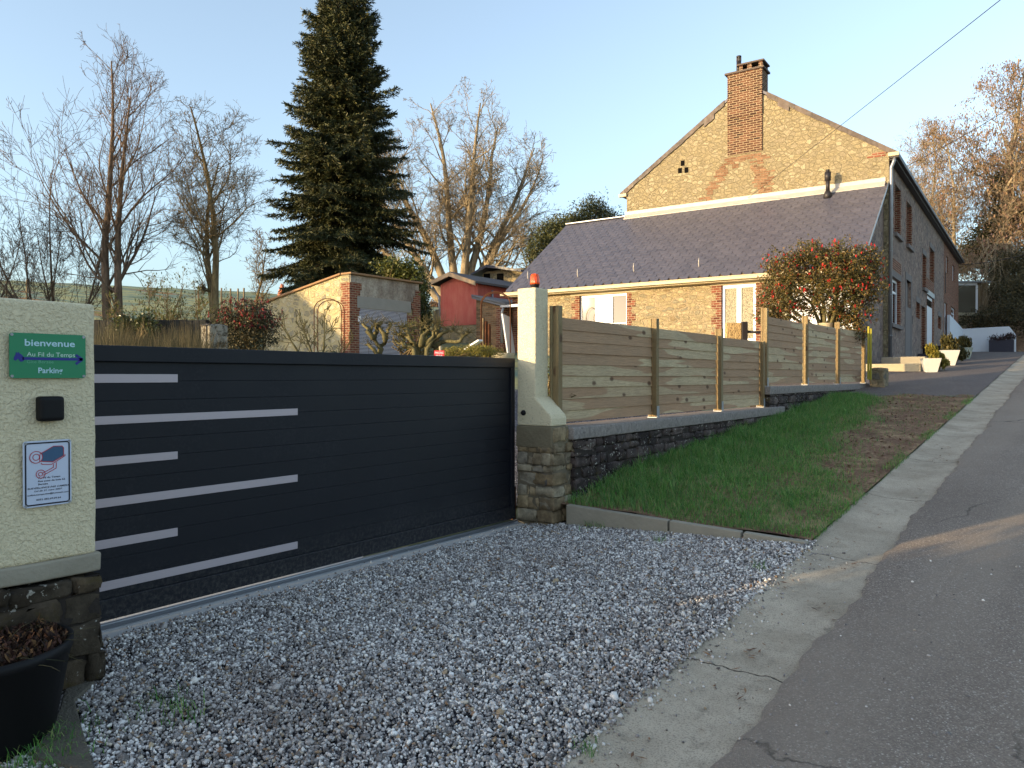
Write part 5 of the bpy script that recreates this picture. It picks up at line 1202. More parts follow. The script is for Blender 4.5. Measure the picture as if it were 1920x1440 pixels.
# left double-stemmed tree
b = gbase(205, 590, 26); zt = zpx(88, 26); c0 = ctr(190, 330, 26)
tree('bare_tree', 'tall bare tree with two close reddish trunks on the far left', 11, b, zt-b.z, .17, lambda p, c0=c0: ell((c0.x, c0.y, c0.z-1.4), 3.3, 3, 6.6, 1.7)(p), MT['bark_red'], n1=17, start=.14, ang=(24, 46), up=.12, multi=((0, 0, 1.0, -1), (.24, .16, .86, 3)), kids=(8, 7), l4=2, wob=.075, l1=.52, gn=.005)
b = gbase(401, 590, 28); zt = zpx(205, 28); c0 = ctr(400, 340, 28)
tree('bare_tree', 'medium bare tree with forked trunk and fine twigs between the left tree and the spruce', 23, b, zt-b.z, .17, lambda p, c0=c0: ell((c0.x, c0.y, c0.z), 2.3, 2.3, 3.9, 2.2)(p), MT['bark'], n1=15, start=.25, ang=(25, 55), up=.07, kids=(10, 8), l4=4, wob=.13, multi=((0, 0, .98, 3), (0, .1, .84, -8)), l1=.46, gn=.005)
b = gbase(100, 590, 27); c0 = ctr(75, 520, 27)
tree('bare_shrub', 'wide many-stemmed bare bush arching up behind the wide pillar', 31, b, 6.6, .05, lambda p, c0=c0: ell((c0.x, c0.y, c0.z+.6), 4.2, 3.5, 5.0, 2.0)(p), MT['bark_red'], n1=7, start=.15, ang=(15, 38), up=.10, kids=(6, 5), l4=2, wob=.09, multi=tuple((random.uniform(-.5, .5), random.uniform(-.4, .4), random.uniform(.7, 1.1), a) for a in (-58, -46, -36, -26, -17, -8, 2, 12, 24, 34)), l1=.45, gn=.005)
b = gbase(-60, 590, 24)
tree('bare_shrub', 'fine-twigged bare bush cut by the left edge of the picture', 37, b, 4.6, .05, ell((b.x, b.y, b.z+2.4), 2.6, 2.6, 2.8), MT['bark_red'], n1=8, start=.15, ang=(15, 40), multi=tuple((random.uniform(-.4, .4), 0, random.uniform(.7, 1), a) for a in (-30, -15, 0, 18, 32)), kids=(6, 5), l4=2, l1=.45, gn=.005)
b = gbase(295, 592, 21)
tree('budding_sapling', 'low multi-stemmed sapling with greenish buds between the two bare trees', 41, b, 2.6, .045, ell((b.x, b.y, b.z+1.5), 1.35, 1.2, 1.5), MT['bark'], n1=9, start=.2, ang=(20, 50), multi=((0, 0, 1, -35), (0, 0, .95, -10), (0, 0, 1, 22), (.1, 0, .8, 42), (.1, 0, .9, 5)), kids=(6, 4), l4=2, wob=.12, l1=.5, gn=.004, leaves=(MT['leaf_mid'], 2600, .022, .06))
b = gbase(380, 592, 21)
tree('budding_sapling', 'thin upright sapling with bare leaning stems beside the medium tree', 43, b, 2.3, .03, ell((b.x, b.y, b.z+1.4), .8, .8, 1.3), MT['bark'], n1=6, start=.3, ang=(15, 40), multi=((0, 0, 1, -5), (.1, 0, .8, 15)), kids=(5, 4), l4=2, gn=.004, leaves=(MT['leaf_mid'], 500, .02, .05))
# big walnut
b = gbase(857, 515, 46); b.z = zpx(540, 46)-1.2; zt = zpx(158, 46); c0 = ctr(885, 380, 46)
tree('bare_tree', 'great spreading bare tree with several thick limbs behind the red shed', 53, b, zt-b.z, .31, lambda p, c0=c0: ell((c0.x-.4, c0.y, c0.z+.2), 5.6, 5.6, 7.2, 2.1)(p), MT['bark_big'], n1=13, start=.2, ang=(22, 52), up=.07, kids=(9, 8), l4=4, wob=.13, multi=((-.1, 0, .84, -32), (-.1, .1, .92, -19), (.0, .1, .92, -7), (.15, 0, .90, 4), (.15, .2, .86, 15), (.2, .1, .84, 28), (.2, -.1, .74, 44), (.2, 0, .62, 62), (-.2, -.1, .6, -56)), l1=.42, gn=.0085)
tr = MB(); tr.tube([b+Vector((0, 0, -1)), b+Vector((.02, 0, .3)), b+Vector((0, 0, 1.1))], [.9, .75, .6], 14); bo = tr.obj('bole', MT['bark_big'], [o for o in COL.objects if o.name.startswith('bare_tree') and o.get('label', '').startswith('great')][0])
b = gbase(470, 560, 36)
tree('bare_tree', 'small twiggy grey-green tree half hidden behind the spruce', 59, b, 4.6, .1, ell((b.x, b.y, b.z+3), 1.7, 1.7, 2.4), MT['bark'], n1=12, start=.2, kids=(8, 6), l4=3, wob=.14, gn=.007)
# ------------------------------------------------------------------ spruce
def spruce(px, Y, ytop, label, Rb):
    b = gbase(px, 500, Y); zt = zpx(ytop, Y); H = zt-b.z; root = thing('spruce_tree', label, 'tree', tuple(b)); rn = random.Random(5)
    m = MB(); m.tube([b+Vector((0, 0, -.2)), b+Vector((0, 0, 2)), b+Vector((.03, 0, H*.5)), b+Vector((0, 0, H*.98))], [.42, .36, .2, .02], 12); m.obj('trunk', MT['bark_dark'], root)
    m = MB(); TP = []; TD = []; TL = []
    z = b.z+1.55
    while z < zt-.15:
        f = (z-b.z-1.5)/(H-1.5)
        Rr = Rb*((1-f)**.70)*(.93+.07*math.sin(f*34))*(1.0 if f > .1 else .9+f)
        nb = 12 if f < .8 else 8
        a0 = rn.uniform(0, 6.28)
        for k in range(nb):
            a = a0+k*2*math.pi/nb+rn.uniform(-.25, .25); L = Rr*rn.uniform(.66, 1.16)+.12
            if rn.random() < .15: L *= .6
            d = Vector((math.cos(a), math.sin(a), 0)); p = Vector((b.x, b.y, z+rn.uniform(-.1, .1))); pts = [p.copy()]; N = 8
            e0 = lerp(-.18, .75, f)+rn.uniform(-.14, .14)
            for i in range(N):
                g_ = (i+1)/N; el = e0-.55*math.sin(g_*2.2)*(1-f)+.5*max(0, g_-.6)
                p = p+(d+Vector((0, 0, el))).normalized()*L/N; pts.append(p.copy())
            m.tube(pts, [.035*(1-f*.7)*(1-j/(N+1))+.004 for j in range(N+1)], 4, False)
            ns = max(6, int(L/.085)); side = Vector((-d.y, d.x, 0))
            for j in range(ns):
                g_ = .16+.84*(j+rn.random())/ns; x = g_*N; i = min(N-1, int(x)); q = pts[i].lerp(pts[i+1], x-i); dd = (pts[i+1]-pts[i]).normalized()
                for sg_ in (-1, 1):
                    ll = min(.95, L*.48)*(1.12-g_)*rn.uniform(.6, 1.15)+.08
                    dr = (dd*rn.uniform(.5, .9)+side*sg_*rn.uniform(.5, 1.0)+Vector((0, 0, rn.uniform(-.38, .05)))).normalized()
                    TP.append(q); TD.append(dr); TL.append(ll)
            TP.append(pts[-2]); TD.append((pts[-1]-pts[-2]).normalized()); TL.append(.3)
        z += lerp(.36, .24, f)*rn.uniform(.6, 1.4)
    m.obj('branches', MT['bark_dark'], root)
    P = np.array([tuple(p) for p in TP]); D = np.array([tuple(p) for p in TD]); Ls = np.array(TL)
    # every twig: needle tufts along it, drawn as long thin faces
    reps = np.maximum(4, (Ls/.030).astype(int)); idx = np.repeat(np.arange(len(P)), reps)
    fr = rng.uniform(0, 1, len(idx)); droop = np.zeros((len(idx), 3)); droop[:, 2] = -.25*fr**2*Ls[idx]
    C_ = P[idx]+D[idx]*(Ls[idx]*fr)[:, None]+droop; n = len(idx)
    dv = D[idx]*rng.uniform(.5, 1.1, (n, 1))+rng.normal(0, .42, (n, 3)); dv /= np.linalg.norm(dv, axis=1)[:, None]
    sd = np.cross(dv, rng.normal(size=(n, 3))); sd /= np.linalg.norm(sd, axis=1)[:, None]
    ln = rng.uniform(.07, .20, n)[:, None]; wd = rng.uniform(.013, .027, n)[:, None]
    V = np.stack([C_-sd*wd, C_+sd*wd, C_+dv*ln+sd*wd*.5, C_+dv*ln-sd*wd*.5], 1).reshape(-1, 3)
    print('spruce faces', n)
    fast('needles', V, np.arange(n*4).reshape(-1, 4), MT['spruce'], root); return root
spruce(643, 35, -95, 'huge dark green spruce towering behind the stone garage', 4.35)
# ------------------------------------------------------------------ leafy masses
def leafy(name, label, cat, blobs, n, size, mat, stems=None, group=None, bark=None, seed=1, shell=.55, asp=.6, extra=None, rough=.22):
    """blobs: list of (center, (rx,ry,rz)); many small leaves through uneven volumes plus woody stems"""
    rn = np.random.default_rng(seed); c0 = Vector(blobs[0][0]); zb = min(b[0][2]-b[1][2] for b in blobs); base = (c0.x, c0.y, zb) if stems is None else tuple(stems[0][0])
    root = thing(name, label, cat, base, group=group)
    vol = np.array([b[1][0]*b[1][1]*b[1][2] for b in blobs]); wgt = vol**.75/np.sum(vol**.75); bi = rn.choice(len(blobs), n, p=wgt)
    C_ = np.array([tuple(b[0]) for b in blobs])[bi]; S = np.array([b[1] for b in blobs])[bi]
    v = rn.normal(size=(n, 3)); v /= np.linalg.norm(v, axis=1)[:, None]; r = rn.uniform(0, 1, n)**shell
    nz = 1+rough*np.sin(v[:, 0]*7+bi*3)*np.sin(v[:, 1]*6+bi)+rough*.7*np.sin(v[:, 2]*9+v[:, 0]*11+bi*2)
    P = C_+v*(r*nz)[:, None]*S
    nc = max(4, n//28); cc = P[rn.integers(0, n, nc)]; own = rn.integers(0, nc, n); P = np.where(rn.uniform(0, 1, n)[:, None] < .6, cc[own]+rn.normal(0, size*2.2, (n, 3)), P)
    sz = rn.uniform(size*.6, size*1.3, n); u = rn.normal(size=(n, 3)); u /= np.linalg.norm(u, axis=1)[:, None]; w_ = np.cross(u, rn.normal(size=(n, 3))); w_ /= np.linalg.norm(w_, axis=1)[:, None]
    V = np.stack([P-u*sz[:, None], P+w_*(sz*asp)[:, None], P+u*sz[:, None], P-w_*(sz*asp)[:, None]], 1).reshape(-1, 3)
    m = MB(); rr = random.Random(seed)
    k = 26 if stems is None else 0
    if stems is None:
        for _ in range(k):
            q = Vector(tuple(P[rr.randrange(n)])); s_ = Vector((c0.x+rr.gauss(0, .08), c0.y+rr.gauss(0, .08), zb)); mid = s_.lerp(q, .5)+Vector((rr.gauss(0, .1), rr.gauss(0, .1), .1*(q.z-s_.z))); m.tube([s_, mid, q], [.014, .010, .004], 4)
    else:
        for s_, sr in stems:
            s_ = Vector(s_)
            for _ in range(16):
                q = Vector(tuple(P[rr.randrange(n)])); mid = s_.lerp(q, .45)+Vector((rr.gauss(0, .12), rr.gauss(0, .12), .2*(q.z-s_.z))); m.tube([s_, s_.lerp(mid, .5)+Vector((0, 0, .05)), mid, q], [sr, sr*.7, sr*.4, .005], 5)
    m.obj('stems', bark or MT['bark'], root)
    fast('foliage', V, np.arange(n*4).reshape(-1, 4), mat, root)
    if extra:
        mat2, n2, s2, up_, nm = extra; i = rn.integers(0, n, n2); P2 = P[i]*1.0; cz = np.array([tuple(b[0]) for b in blobs]).mean(0)
        dirv = P2-cz; dirv /= np.linalg.norm(dirv, axis=1)[:, None]+1e-6; P2 = P2+dirv*size*1.5
        if up_ is not None: P2 = P2[P2[:, 2] > up_]
        n2 = len(P2); Q = np.repeat(P2, 5, 0)+rn.normal(0, s2*.6, (n2*5, 3)); flakes(nm, Q, rn.uniform(s2*.6, s2*1.2, n2*5), mat2, root, 1.5, .7, kind=None)
    return root
def B(px, py, Y, rx, ry, rz): p = at(px, py, Y); return (tuple(p), (rx, ry, rz))
# red flowering shrub in front of the annexe
Yc = 16.3; sb = at(1548, 660, Yc); stem = (sb.x, sb.y, at(1548, 640, Yc).z)
leafy('flowering_shrub', 'large round evergreen shrub covered in red flowers between the board fence and the annexe', 'shrub',
      [B(1540, 540, Yc, .95, .8, .62), B(1465, 560, Yc, .5, .6, .55), B(1470, 500, Yc, .45, .5, .4), B(1610, 530, Yc, .55, .6, .6), B(1570, 490, Yc, .6, .6, .42), B(1520, 480, Yc, .5, .5, .32), B(1625, 490, Yc, .32, .4, .35), B(1440, 590, Yc, .25, .4, .3), B(1590, 590, Yc, .5, .5, .28), B(1600, 625, Yc, .3, .4, .22)],
      42000, .024, MT['camellia'], stems=[(stem, .06)], bark=MT['bark_moss'], seed=4, shell=.42, extra=(MT['flower'], 560, .015, None, 'flowers'))
m = MB(); q = at(1548, 606, Yc-.1); m.lathe([(.11, -.35), (.14, -.02), (.15, 0), (.13, 0), (.12, -.05)], (q.x, q.y, q.z), 20); tag(m.obj('flower_pot', MT['lintel'], org=tuple(q)), 'ochre pot rim under the red flowering shrub', 'flower pot')
# left border of dry perennials behind the gate
n = 11000; px = rng.uniform(150, 400, n); Y = rng.uniform(9.0, 11.5, n); P = []; L = []
for a, y in zip(px, Y):
    p = at(a, 640, y); z = zland(p.x, p.y); top = at(a, 618+12*math.sin(a*.05)+random.gauss(0, 9)+ (a-180)*.06, y).z; P.append((p.x, p.y, z)); L.append(max(.1, (top-z)*random.uniform(.7, 1.12)))
blades(np.array(P), np.array(L), rng.uniform(0, .32, n), rng.uniform(.006, .013, n), MT['drygrass'], 'dry_perennials')
tag(bpy.data.objects['dry_perennials'], 'brownish dry perennial stalks growing behind the left half of the gate', 'perennials', kind='stuff')
# low garden wall behind
w0 = at(120, 612, 15.5); w1 = at(392, 622, 15.5); zt = at(300, 601, 15.5).z
m = MB(); nseg = 22
for i in range(nseg):
    a = w0.lerp(w1, i/nseg); b_ = w0.lerp(w1, (i+1)/nseg); zz = zt+random.uniform(-.015, .015)
    dv = (w1-w0).normalized(); nv = Vector((-dv.y, dv.x, 0))*.15
    m.hexa([(a.x-nv.x, a.y-nv.y, .6), (b_.x-nv.x, b_.y-nv.y, .6), (b_.x+nv.x, b_.y+nv.y, .6), (a.x+nv.x, a.y+nv.y, .6)], [(a.x-nv.x, a.y-nv.y, zz), (b_.x-nv.x, b_.y-nv.y, zz), (b_.x+nv.x, b_.y+nv.y, zz), (a.x+nv.x, a.y+nv.y, zz)])
tag(m.obj('garden_wall', plain('slab_wall', c(46, 46, 46), .9, .2, 0, .35, 2, .01), bevel=.015, org=(w0.x, w0.y, .8)), 'low dark slab wall at the foot of the pasture on the left', 'garden wall')
leafy('ivy_clump', 'black-green ivy clump on the low garden wall left of the sapling', 'ivy', [B(232, 604, 15.2, .16, .15, .14), B(222, 625, 15.2, .2, .15, .2), B(262, 612, 15.2, .2, .15, .16)], 1500, .03, MT['leaf_dark'], seed=8)
leafy('ivy_clump', 'black-green ivy clump on the low garden wall right under the sapling', 'ivy', [B(270, 600, 15.1, .14, .15, .15), B(278, 615, 15.1, .18, .15, .2)], 900, .03, MT['leaf_dark'], seed=9)
# peeling white pier
q = at(402, 650, 14.4); zt = at(402, 609, 14.4).z; zb = zland(q.x, q.y)-.1
_t = NT('peeling_whitewash', .95, .1); n1 = _t.noise(9, 7, .75); _t.col(_t.ramp(n1, [(.42, c(64, 56, 46)), (.52, c(146, 140, 128)), (.7, c(166, 160, 148))])); _t.bump(n1, .02)
pier = thing('garden_pier', 'short whitewashed masonry pier with flaking paint left of the red-budded bush', 'pier', (q.x, q.y, zb))
rough_box(q.x-.16, q.x+.17, q.y-.18, q.y+.18, zb, zt, .06, .015, 71, .02).obj('masonry', _t.m, pier)
m = MB(); m.tube([(q.x+.12, q.y-.23, zb+.2), (q.x+.12, q.y-.23, zt+.02)], .014, 6); m.tube([(q.x+.0, q.y-.24, zt-.02), (q.x+.25, q.y-.24, zt-.01)], .014, 6); m.obj('iron_hinge', MT['darkmetal'], pier)
# red-budded bush
Yb = 15.5
leafy('quince_bush', 'dense dark bush with red buds on top against the garage side wall', 'bush', [B(472, 625, Yb, .5, .5, .62), B(438, 640, Yb, .45, .5, .45), B(494, 612, Yb, .26, .4, .58), B(455, 592, Yb, .48, .4, .34), B(425, 600, Yb, .3, .3, .25)], 15000, .02, MT['thicket'], seed=12, shell=.5, extra=(MT['berry'], 620, .015, at(450, 618, Yb).z, 'red_buds'))
# bare rose bush before garage
b = gbase(592, 660, 18)
tree('rose_bush', 'bare thorny rose bush in front of the garage side wall', 61, b, 1.9, .04, ell((b.x, b.y, b.z+1.0), .9, .8, 1.0), MT['bark_moss'], n1=6, start=.3, ang=(20, 50), multi=((0, 0, 1, -30), (0, 0, .8, -5), (.1, 0, .9, 20), (.1, 0, .7, 40)), kids=(4, 3), l4=0, gn=.007, wob=.16)
# pollarded shrubs with knuckled limbs
def pollard(label, px, Y, limbs, seed, mat=MT['bark_moss'], twigs=6):
    rn = random.Random(seed); b = at(px, 668, Y); zb = zland(b.x, b.y)-.1; root = thing('pollarded_tree', label, 'tree', (b.x, b.y, zb)); m = MB(); tw = MB()
    for L in limbs:
        pts = [at(x, y, Y+rn.uniform(-.1, .1)) for x, y in L]
        if L[0][1] > 650: pts = [Vector((pts[0].x, pts[0].y, zb))]+pts
        q2_ = [pts[0]]
        for a_, b_ in zip(pts, pts[1:]):
            q2_ += [a_.lerp(b_, .33)+Vector([rn.gauss(0, .02) for _ in 'xyz']), a_.lerp(b_, .7)+Vector([rn.gauss(0, .02) for _ in 'xyz']), b_]
        pts = q2_; r = [.038*(1-.55*i/len(pts))*rn.uniform(.85, 1.2) for i in range(len(pts))]; r[-1] = .02
        m.tube(pts, r, 8)
        for _ in range(twigs*3):
            i_ = rn.randrange(max(1, len(pts)-2), len(pts)); p = pts[i_].lerp(pts[i_-1], rn.random()*.6); d = Vector((rn.gauss(0, .7), rn.gauss(0, .7), rn.uniform(-.3, 1))).normalized(); q = [p.copy()]
            for k in range(3): p = p+d*rn.uniform(.04, .11); d = (d+Vector((rn.gauss(0, .6), rn.gauss(0, .6), rn.gauss(.1, .4)))).normalized(); q.append(p.copy())
            tw.tube(q, [.005, .004, .003, .002], 3)
    m.obj('limbs', mat, root); tw.obj('twigs', mat, root); return root
pollard('pollarded tree with two cup-shaped pairs of knuckled limbs before the roller shutter', 716, 11.5, [[(716, 668), (712, 652), (700, 636), (696, 618), (704, 606)], [(712, 652), (722, 640), (728, 622), (732, 606)], [(700, 636), (688, 622), (680, 608)], [(722, 640), (716, 622), (714, 604)], [(706, 662), (696, 652), (690, 645)], [(700, 636), (706, 622), (707, 606)]], 3)
pollard('broad pollarded tree with stout limbs reaching right in front of the red shed base', 790, 11.2, [[(786, 668), (786, 645), (789, 622), (790, 606)], [(790, 664), (806, 638), (818, 620), (824, 606)], [(800, 655), (820, 632), (838, 622), (852, 618)], [(806, 645), (836, 640), (862, 640), (880, 622)], [(782, 660), (770, 640), (756, 632), (748, 626)], [(778, 668), (772, 645), (764, 625), (758, 610)], [(790, 650), (798, 625), (800, 608)], [(776, 655), (756, 648), (742, 640)], [(810, 640), (826, 612)]], 5, twigs=9)
leafy('climbing_plant', 'small-leaved green plant twined among the broad pollarded limbs', 'plant', [B(770, 628, 11.5, .16, .2, .26), B(758, 645, 11.5, .12, .2, .2), B(800, 645, 11.5, .14, .2, .2)], 900, .016, MT['leaf_mid'], seed=14)
# hedge, parking sign, small planter
leafy('clipped_hedge', 'clipped low green hedge in front of the red shed and brick outhouse', 'hedge', [B(845, 662, 15.8, .18, .5, .14), B(868, 660, 15.8, .22, .5, .14), B(895, 658, 15.8, .24, .5, .12), B(915, 660, 15.8, .18, .5, .13)], 7000, .014, MT['leaf_gold'], seed=15, shell=.4, rough=.08)
q = at(824, 668, 10.5); p0 = at(814, 657, 10.5); p1 = at(833, 672, 10.5)
ps = thing('parking_sign', 'little red sign reading PARKING PRIVE in white just above the gate', 'sign', (q.x, q.y, zland(q.x, q.y)))
dv = (at(833, 660, 10.5)-at(814, 660, 10.5)); wS = dv.length; dv.normalize(); nv = Vector((dv.y, -dv.x, 0))
if nv.dot(CAM-q) < 0: nv = -nv
fq = lambda a, b_, h=0: tuple(Vector((p0.x, p0.y, p1.z))+dv*a+Vector((0, 0, b_))+nv*h)
hS = p0.z-p1.z
m = MB(); m.prism([(0, 0), (wS, 0), (wS, hS), (0, hS)], fq, 0, .004); m.obj('plate', plain('red_plate', c(206, 52, 60), .4), ps)
m = MB(); put_text(m, 'PARKING', .08*wS, .92*wS, hS*.58, hS*.26, fq, bold=True, lift=.006); put_text(m, 'PRIVE', .18*wS, .82*wS, hS*.18, hS*.26, fq, bold=True, lift=.006); m.obj('lettering', MT['white'], ps)
m = MB(); g_ = Vector((p0.x, p0.y, 0))+dv*wS*.6-nv*.02; m.tube([(g_.x, g_.y, zland(g_.x, g_.y)-.1), (g_.x, g_.y, at(830, 649, 10.5).z)], .018, 8); m.obj('post', MT['lintel'], ps)
q = at(943, 662, 21); m = MB(); m.lathe([(.24, -.5), (.3, -.1), (.34, 0), (.3, 0), (.28, -.05)], tuple(q), 24); tag(m.obj('garden_urn', MT['lintel'], org=tuple(q)), 'stone garden urn with dead flowers beside the annexe brick corner', 'urn')
n = 200; flakes('urn_flowers', np.array(tuple(q))+rng.normal(0, 1, (n, 3))*np.array([.14, .14, .04])+np.array([0, 0, .03]), rng.uniform(.02, .04, n), MT['dead'], bpy.data.objects['garden_urn'], 1, .6, kind=None)
# corner planting right of pillar seen between pillar and fence
leafy('garden_plant', 'thin twiggy green plant glimpsed between the tall pillar and the first fence post', 'plant', [B(1036, 705, 7.3, .045, .12, .14), B(1034, 740, 7.3, .05, .12, .1)], 420, .012, MT['leaf_mid'], seed=17)
# holly / gold bush right of spruce and dark ivy column
leafy('holly_bush', 'yellow-green leafy bush showing above the right end of the garage', 'bush', [B(735, 505, 27.5, .55, .5, .5), B(765, 515, 27.5, .45, .5, .55), B(775, 545, 27.5, .3, .5, .5)], 3600, .06, MT['leaf_mid'], seed=18)
leafy('conifer_bush', 'dark narrow evergreen between the garage and the red shed', 'bush', [B(793, 560, 29.5, .2, .3, .9), B(797, 600, 29.5, .26, .35, .8), B(789, 530, 29.8, .25, .3, .6)], 4200, .045, MT['leaf_dark'], seed=19)
# rustic posts, pale fence by shed
for i, (px, y0, lb) in enumerate(((815, 583, 'pale upright stake left of the two beside the red shed'), (820, 581, 'weathered thicker stake right beside the red shed corner'))):
    p = at(px, y0, 27.5); zb = zland(p.x, p.y)-.1; m = MB(); m.tube([(p.x, p.y, zb), (p.x, p.y, p.z)], .05+.02*i, 8); tag(m.obj('garden_stake', MT['oldwood'], org=(p.x, p.y, zb)), lb, 'stake')
# cream rubble pile / old bench base beneath shed not needed; plank
p = at(887, 640, 22); m = MB(); M_ = Matrix.Translation((p.x, p.y, p.z-.1)) @ Matrix.Rotation(R(-25), 4, 'Y'); m.box(-.5, .3, -.1, .1, -.03, .02, M_); tag(m.obj('plank', MT['white'], org=tuple(p)), 'white plank lying askew behind the clipped hedge', 'plank')
# field fence posts
posts = [(26, 552, 30), (50, 524, 44), (100, 526, 44), (222, 543, 28), (372, 536, 50), (415, 540, 48), (432, 541, 48), (446, 541, 46), (457, 540, 44), (545, 545, 46), (12, 528, 46)]
r0 = None
for i, (px, y0, Y) in enumerate(posts):
    p = at(px, y0, Y); zb = zland(p.x, p.y)-.2; nm = ['stout mossy', 'slim', 'sunlit', 'thick dark', 'tall pale', 'short', 'leaning', 'grey', 'brown', 'far', 'left-edge'][i]
    m = MB(); m.tube([(p.x, p.y, zb), (p.x+.02, p.y, p.z)], .07 if i in (0, 3, 2) else .05, 8)
    where = ['just over the left end of the wide pillar', 'left of the sunlit post in the left pasture', 'standing right of a slim one at the left of the pasture', 'beside the double-trunked tree', 'on the skyline left of the medium bare tree', 'just right of the medium bare tree trunk', 'second right of the medium bare tree', 'third right of the medium bare tree', 'above the red-budded bush', 'near the brown horse', 'at the very left of the pasture'][i]
    tag(m.obj('fence_post', MT['oldwood'], org=(p.x, p.y, zb)), f'{nm} pasture post {where}', 'fence post', 'round posts of the pasture fence')
# horse
def horse(px, ytop, Y):
    p = at(px, ytop, Y); zt = p.z; gz0_ = zt-1.75
    root = None
    V = []; E = []; Rd = []
    fwd = Vector((CAM.x-p.x, CAM.y-p.y, 0)).normalized(); sd = Vector((-fwd.y, fwd.x, 0))
    def v(f, s, z, r): V.append(Vector((p.x, p.y, gz0_))+fwd*f+sd*s+Vector((0, 0, z))); Rd.append(r); return len(V)-1
    pel = v(-.65, 0, 1.12, .28); bel = v(-.2, 0, 1.05, .31); wi = v(.3, 0, 1.12, .27); E += [(pel, bel), (bel, wi)]
    n1 = v(.5, 0, 1.32, .22); n2 = v(.64, 0, 1.5, .17); po = v(.76, 0, 1.62, .14); h1 = v(.88, 0, 1.52, .12); h2 = v(.99, 0, 1.30, .085); h3 = v(1.02, 0, 1.2, .075); E += [(wi, n1), (n1, n2), (n2, po), (po, h1), (h1, h2), (h2, h3)]
    for s in (-1, 1):
        e1 = v(.74, s*.06, 1.70, .03); e2 = v(.74, s*.075, 1.79, .012); E += [(po, e1), (e1, e2)]
        a = v(.34, s*.15, .9, .12); b_ = v(.36, s*.15, .52, .06); c_ = v(.36, s*.15, .48, .06); d = v(.36, s*.15, .12, .04); e = v(.40, s*.15, .03, .055); E += [(wi, a), (a, b_), (b_, c_), (c_, d), (d, e)]
        a = v(-.6, s*.17, .9, .17); b_ = v(-.52, s*.17, .68, .10); c_ = v(-.74, s*.17, .47, .055); d = v(-.72, s*.17, .12, .04); e = v(-.68, s*.17, .03, .055); E += [(pel, a), (a, b_), (b_, c_), (c_, d), (d, e)]
    me = bpy.data.meshes.new('horse'); org = Vector((p.x, p.y, gz0_)); me.from_pydata([x-org for x in V], E, []); o = bpy.data.objects.new('horse', me); COL.objects.link(o); o.location = org
    sk = o.modifiers.new('s', 'SKIN'); sk.use_smooth_shade = True
    for i, r in enumerate(Rd): me.skin_vertices[0].data[i].radius = (r, r)
    me.skin_vertices[0].data[0].use_root = True
    su = o.modifiers.new('u', 'SUBSURF'); su.levels = 1; su.render_levels = 2
    me.materials.append(plain('chestnut_coat', c(170, 104, 74), .7)); tag(o, 'chestnut horse facing us over the top of the garage side wall', 'horse')
    m = MB(); m.tube([Vector((p.x, p.y, gz0_))+fwd*.55+Vector((0, 0, 1.5)), Vector((p.x, p.y, gz0_))+fwd*.72+Vector((0, 0, 1.72)), Vector((p.x, p.y, gz0_))+fwd*.86+Vector((0, 0, 1.62))], [.05, .06, .03], 6); m.obj('mane', plain('flaxen_mane', c(176, 140, 104), .9), o)
    m = MB(); m.tube([Vector((p.x, p.y, gz0_))-fwd*.92+Vector((0, 0, 1.15)), Vector((p.x, p.y, gz0_))-fwd*1.05+Vector((0, 0, .9)), Vector((p.x, p.y, gz0_))-fwd*1.05+Vector((0, 0, .45))], [.05, .07, .03], 6); m.obj('tail', bpy.data.materials['flaxen_mane'], o)
horse(529, 534, 52)
# distant shrub line on field crest
for i, (px, py) in enumerate(((812, 571), (823, 570))):
    leafy('far_shrub', ['left brown bush on the far skyline beside the red shed', 'right brown bush on the far skyline touching the red shed'][i], 'bush', [B(px, py+1, 68, .5, .5, .45), B(px+4, py+2, 68, .4, .5, .35)], 500, .1, MT['leaf_dry'], seed=60+i)
# pine behind annexe
leafy('pine_tree', 'olive pine crown rising behind the left end of the slate roof', 'tree', [B(1110, 395, 44, 1.0, 1, .8), B(1085, 415, 44, .8, 1, .6), B(1140, 408, 44, .9, 1, .55), B(1050, 425, 44, 1.1, 1, .7), B(1020, 445, 44, .9, 1, .8), B(1005, 475, 44, .8, 1, .7), B(1040, 460, 44, 1, 1, .7)], 15000, .09, MT['pine'], stems=[((at(1030, 560, 44).x, at(1030, 560, 44).y, 3.0), .25)], seed=21, asp=.3, bark=MT['bark_dark'])
# ------------------------------------------------------------------ garden seat by the annexe door
q = at(1376, 640, 17.2); zb = at(1376, 690, 17.2).z; seat = thing('garden_sofa', 'woven rattan garden seat with a dark post in front of the glazed door', 'garden seat', (q.x, q.y, zb))
a = at(1362, 640, 17.2); b_ = at(1391, 640, 17.2); zt = at(1376, 605, 17.2).z; dv = (b_-a); dv.z = 0; L = dv.length; dv.normalize(); nv = Vector((-dv.y, dv.x, 0)); M_ = Matrix(((dv.x, nv.x, 0, a.x), (dv.y, nv.y, 0, a.y), (0, 0, 1, 0), (0, 0, 0, 1)))
m = MB(); m.box(0, L, 0, .12, zb, zt, M_); m.obj('backrest', MT['wicker'], seat, .02)
m = MB(); m.box(L+.002, L+.13, -.02, .14, zb, zt+.02, M_); m.obj('post', MT['darkmetal'], seat, .01)
m = MB(); m.box(0, L*2.4, .13, .6, zb, zb+.42, M_); m.obj('seat', MT['wicker'], seat, .03)
m = MB(); m.tube([M_ @ Vector((L+.13, .05, zt-.2)), M_ @ Vector((L+.7, .05, zt-.24))], .03, 8); m.tube([M_ @ Vector((L+.45, .05, zt-.24)), M_ @ Vector((L+.45, .05, zb))], .02, 6); m.obj('armrest', MT['darkmetal'], seat)
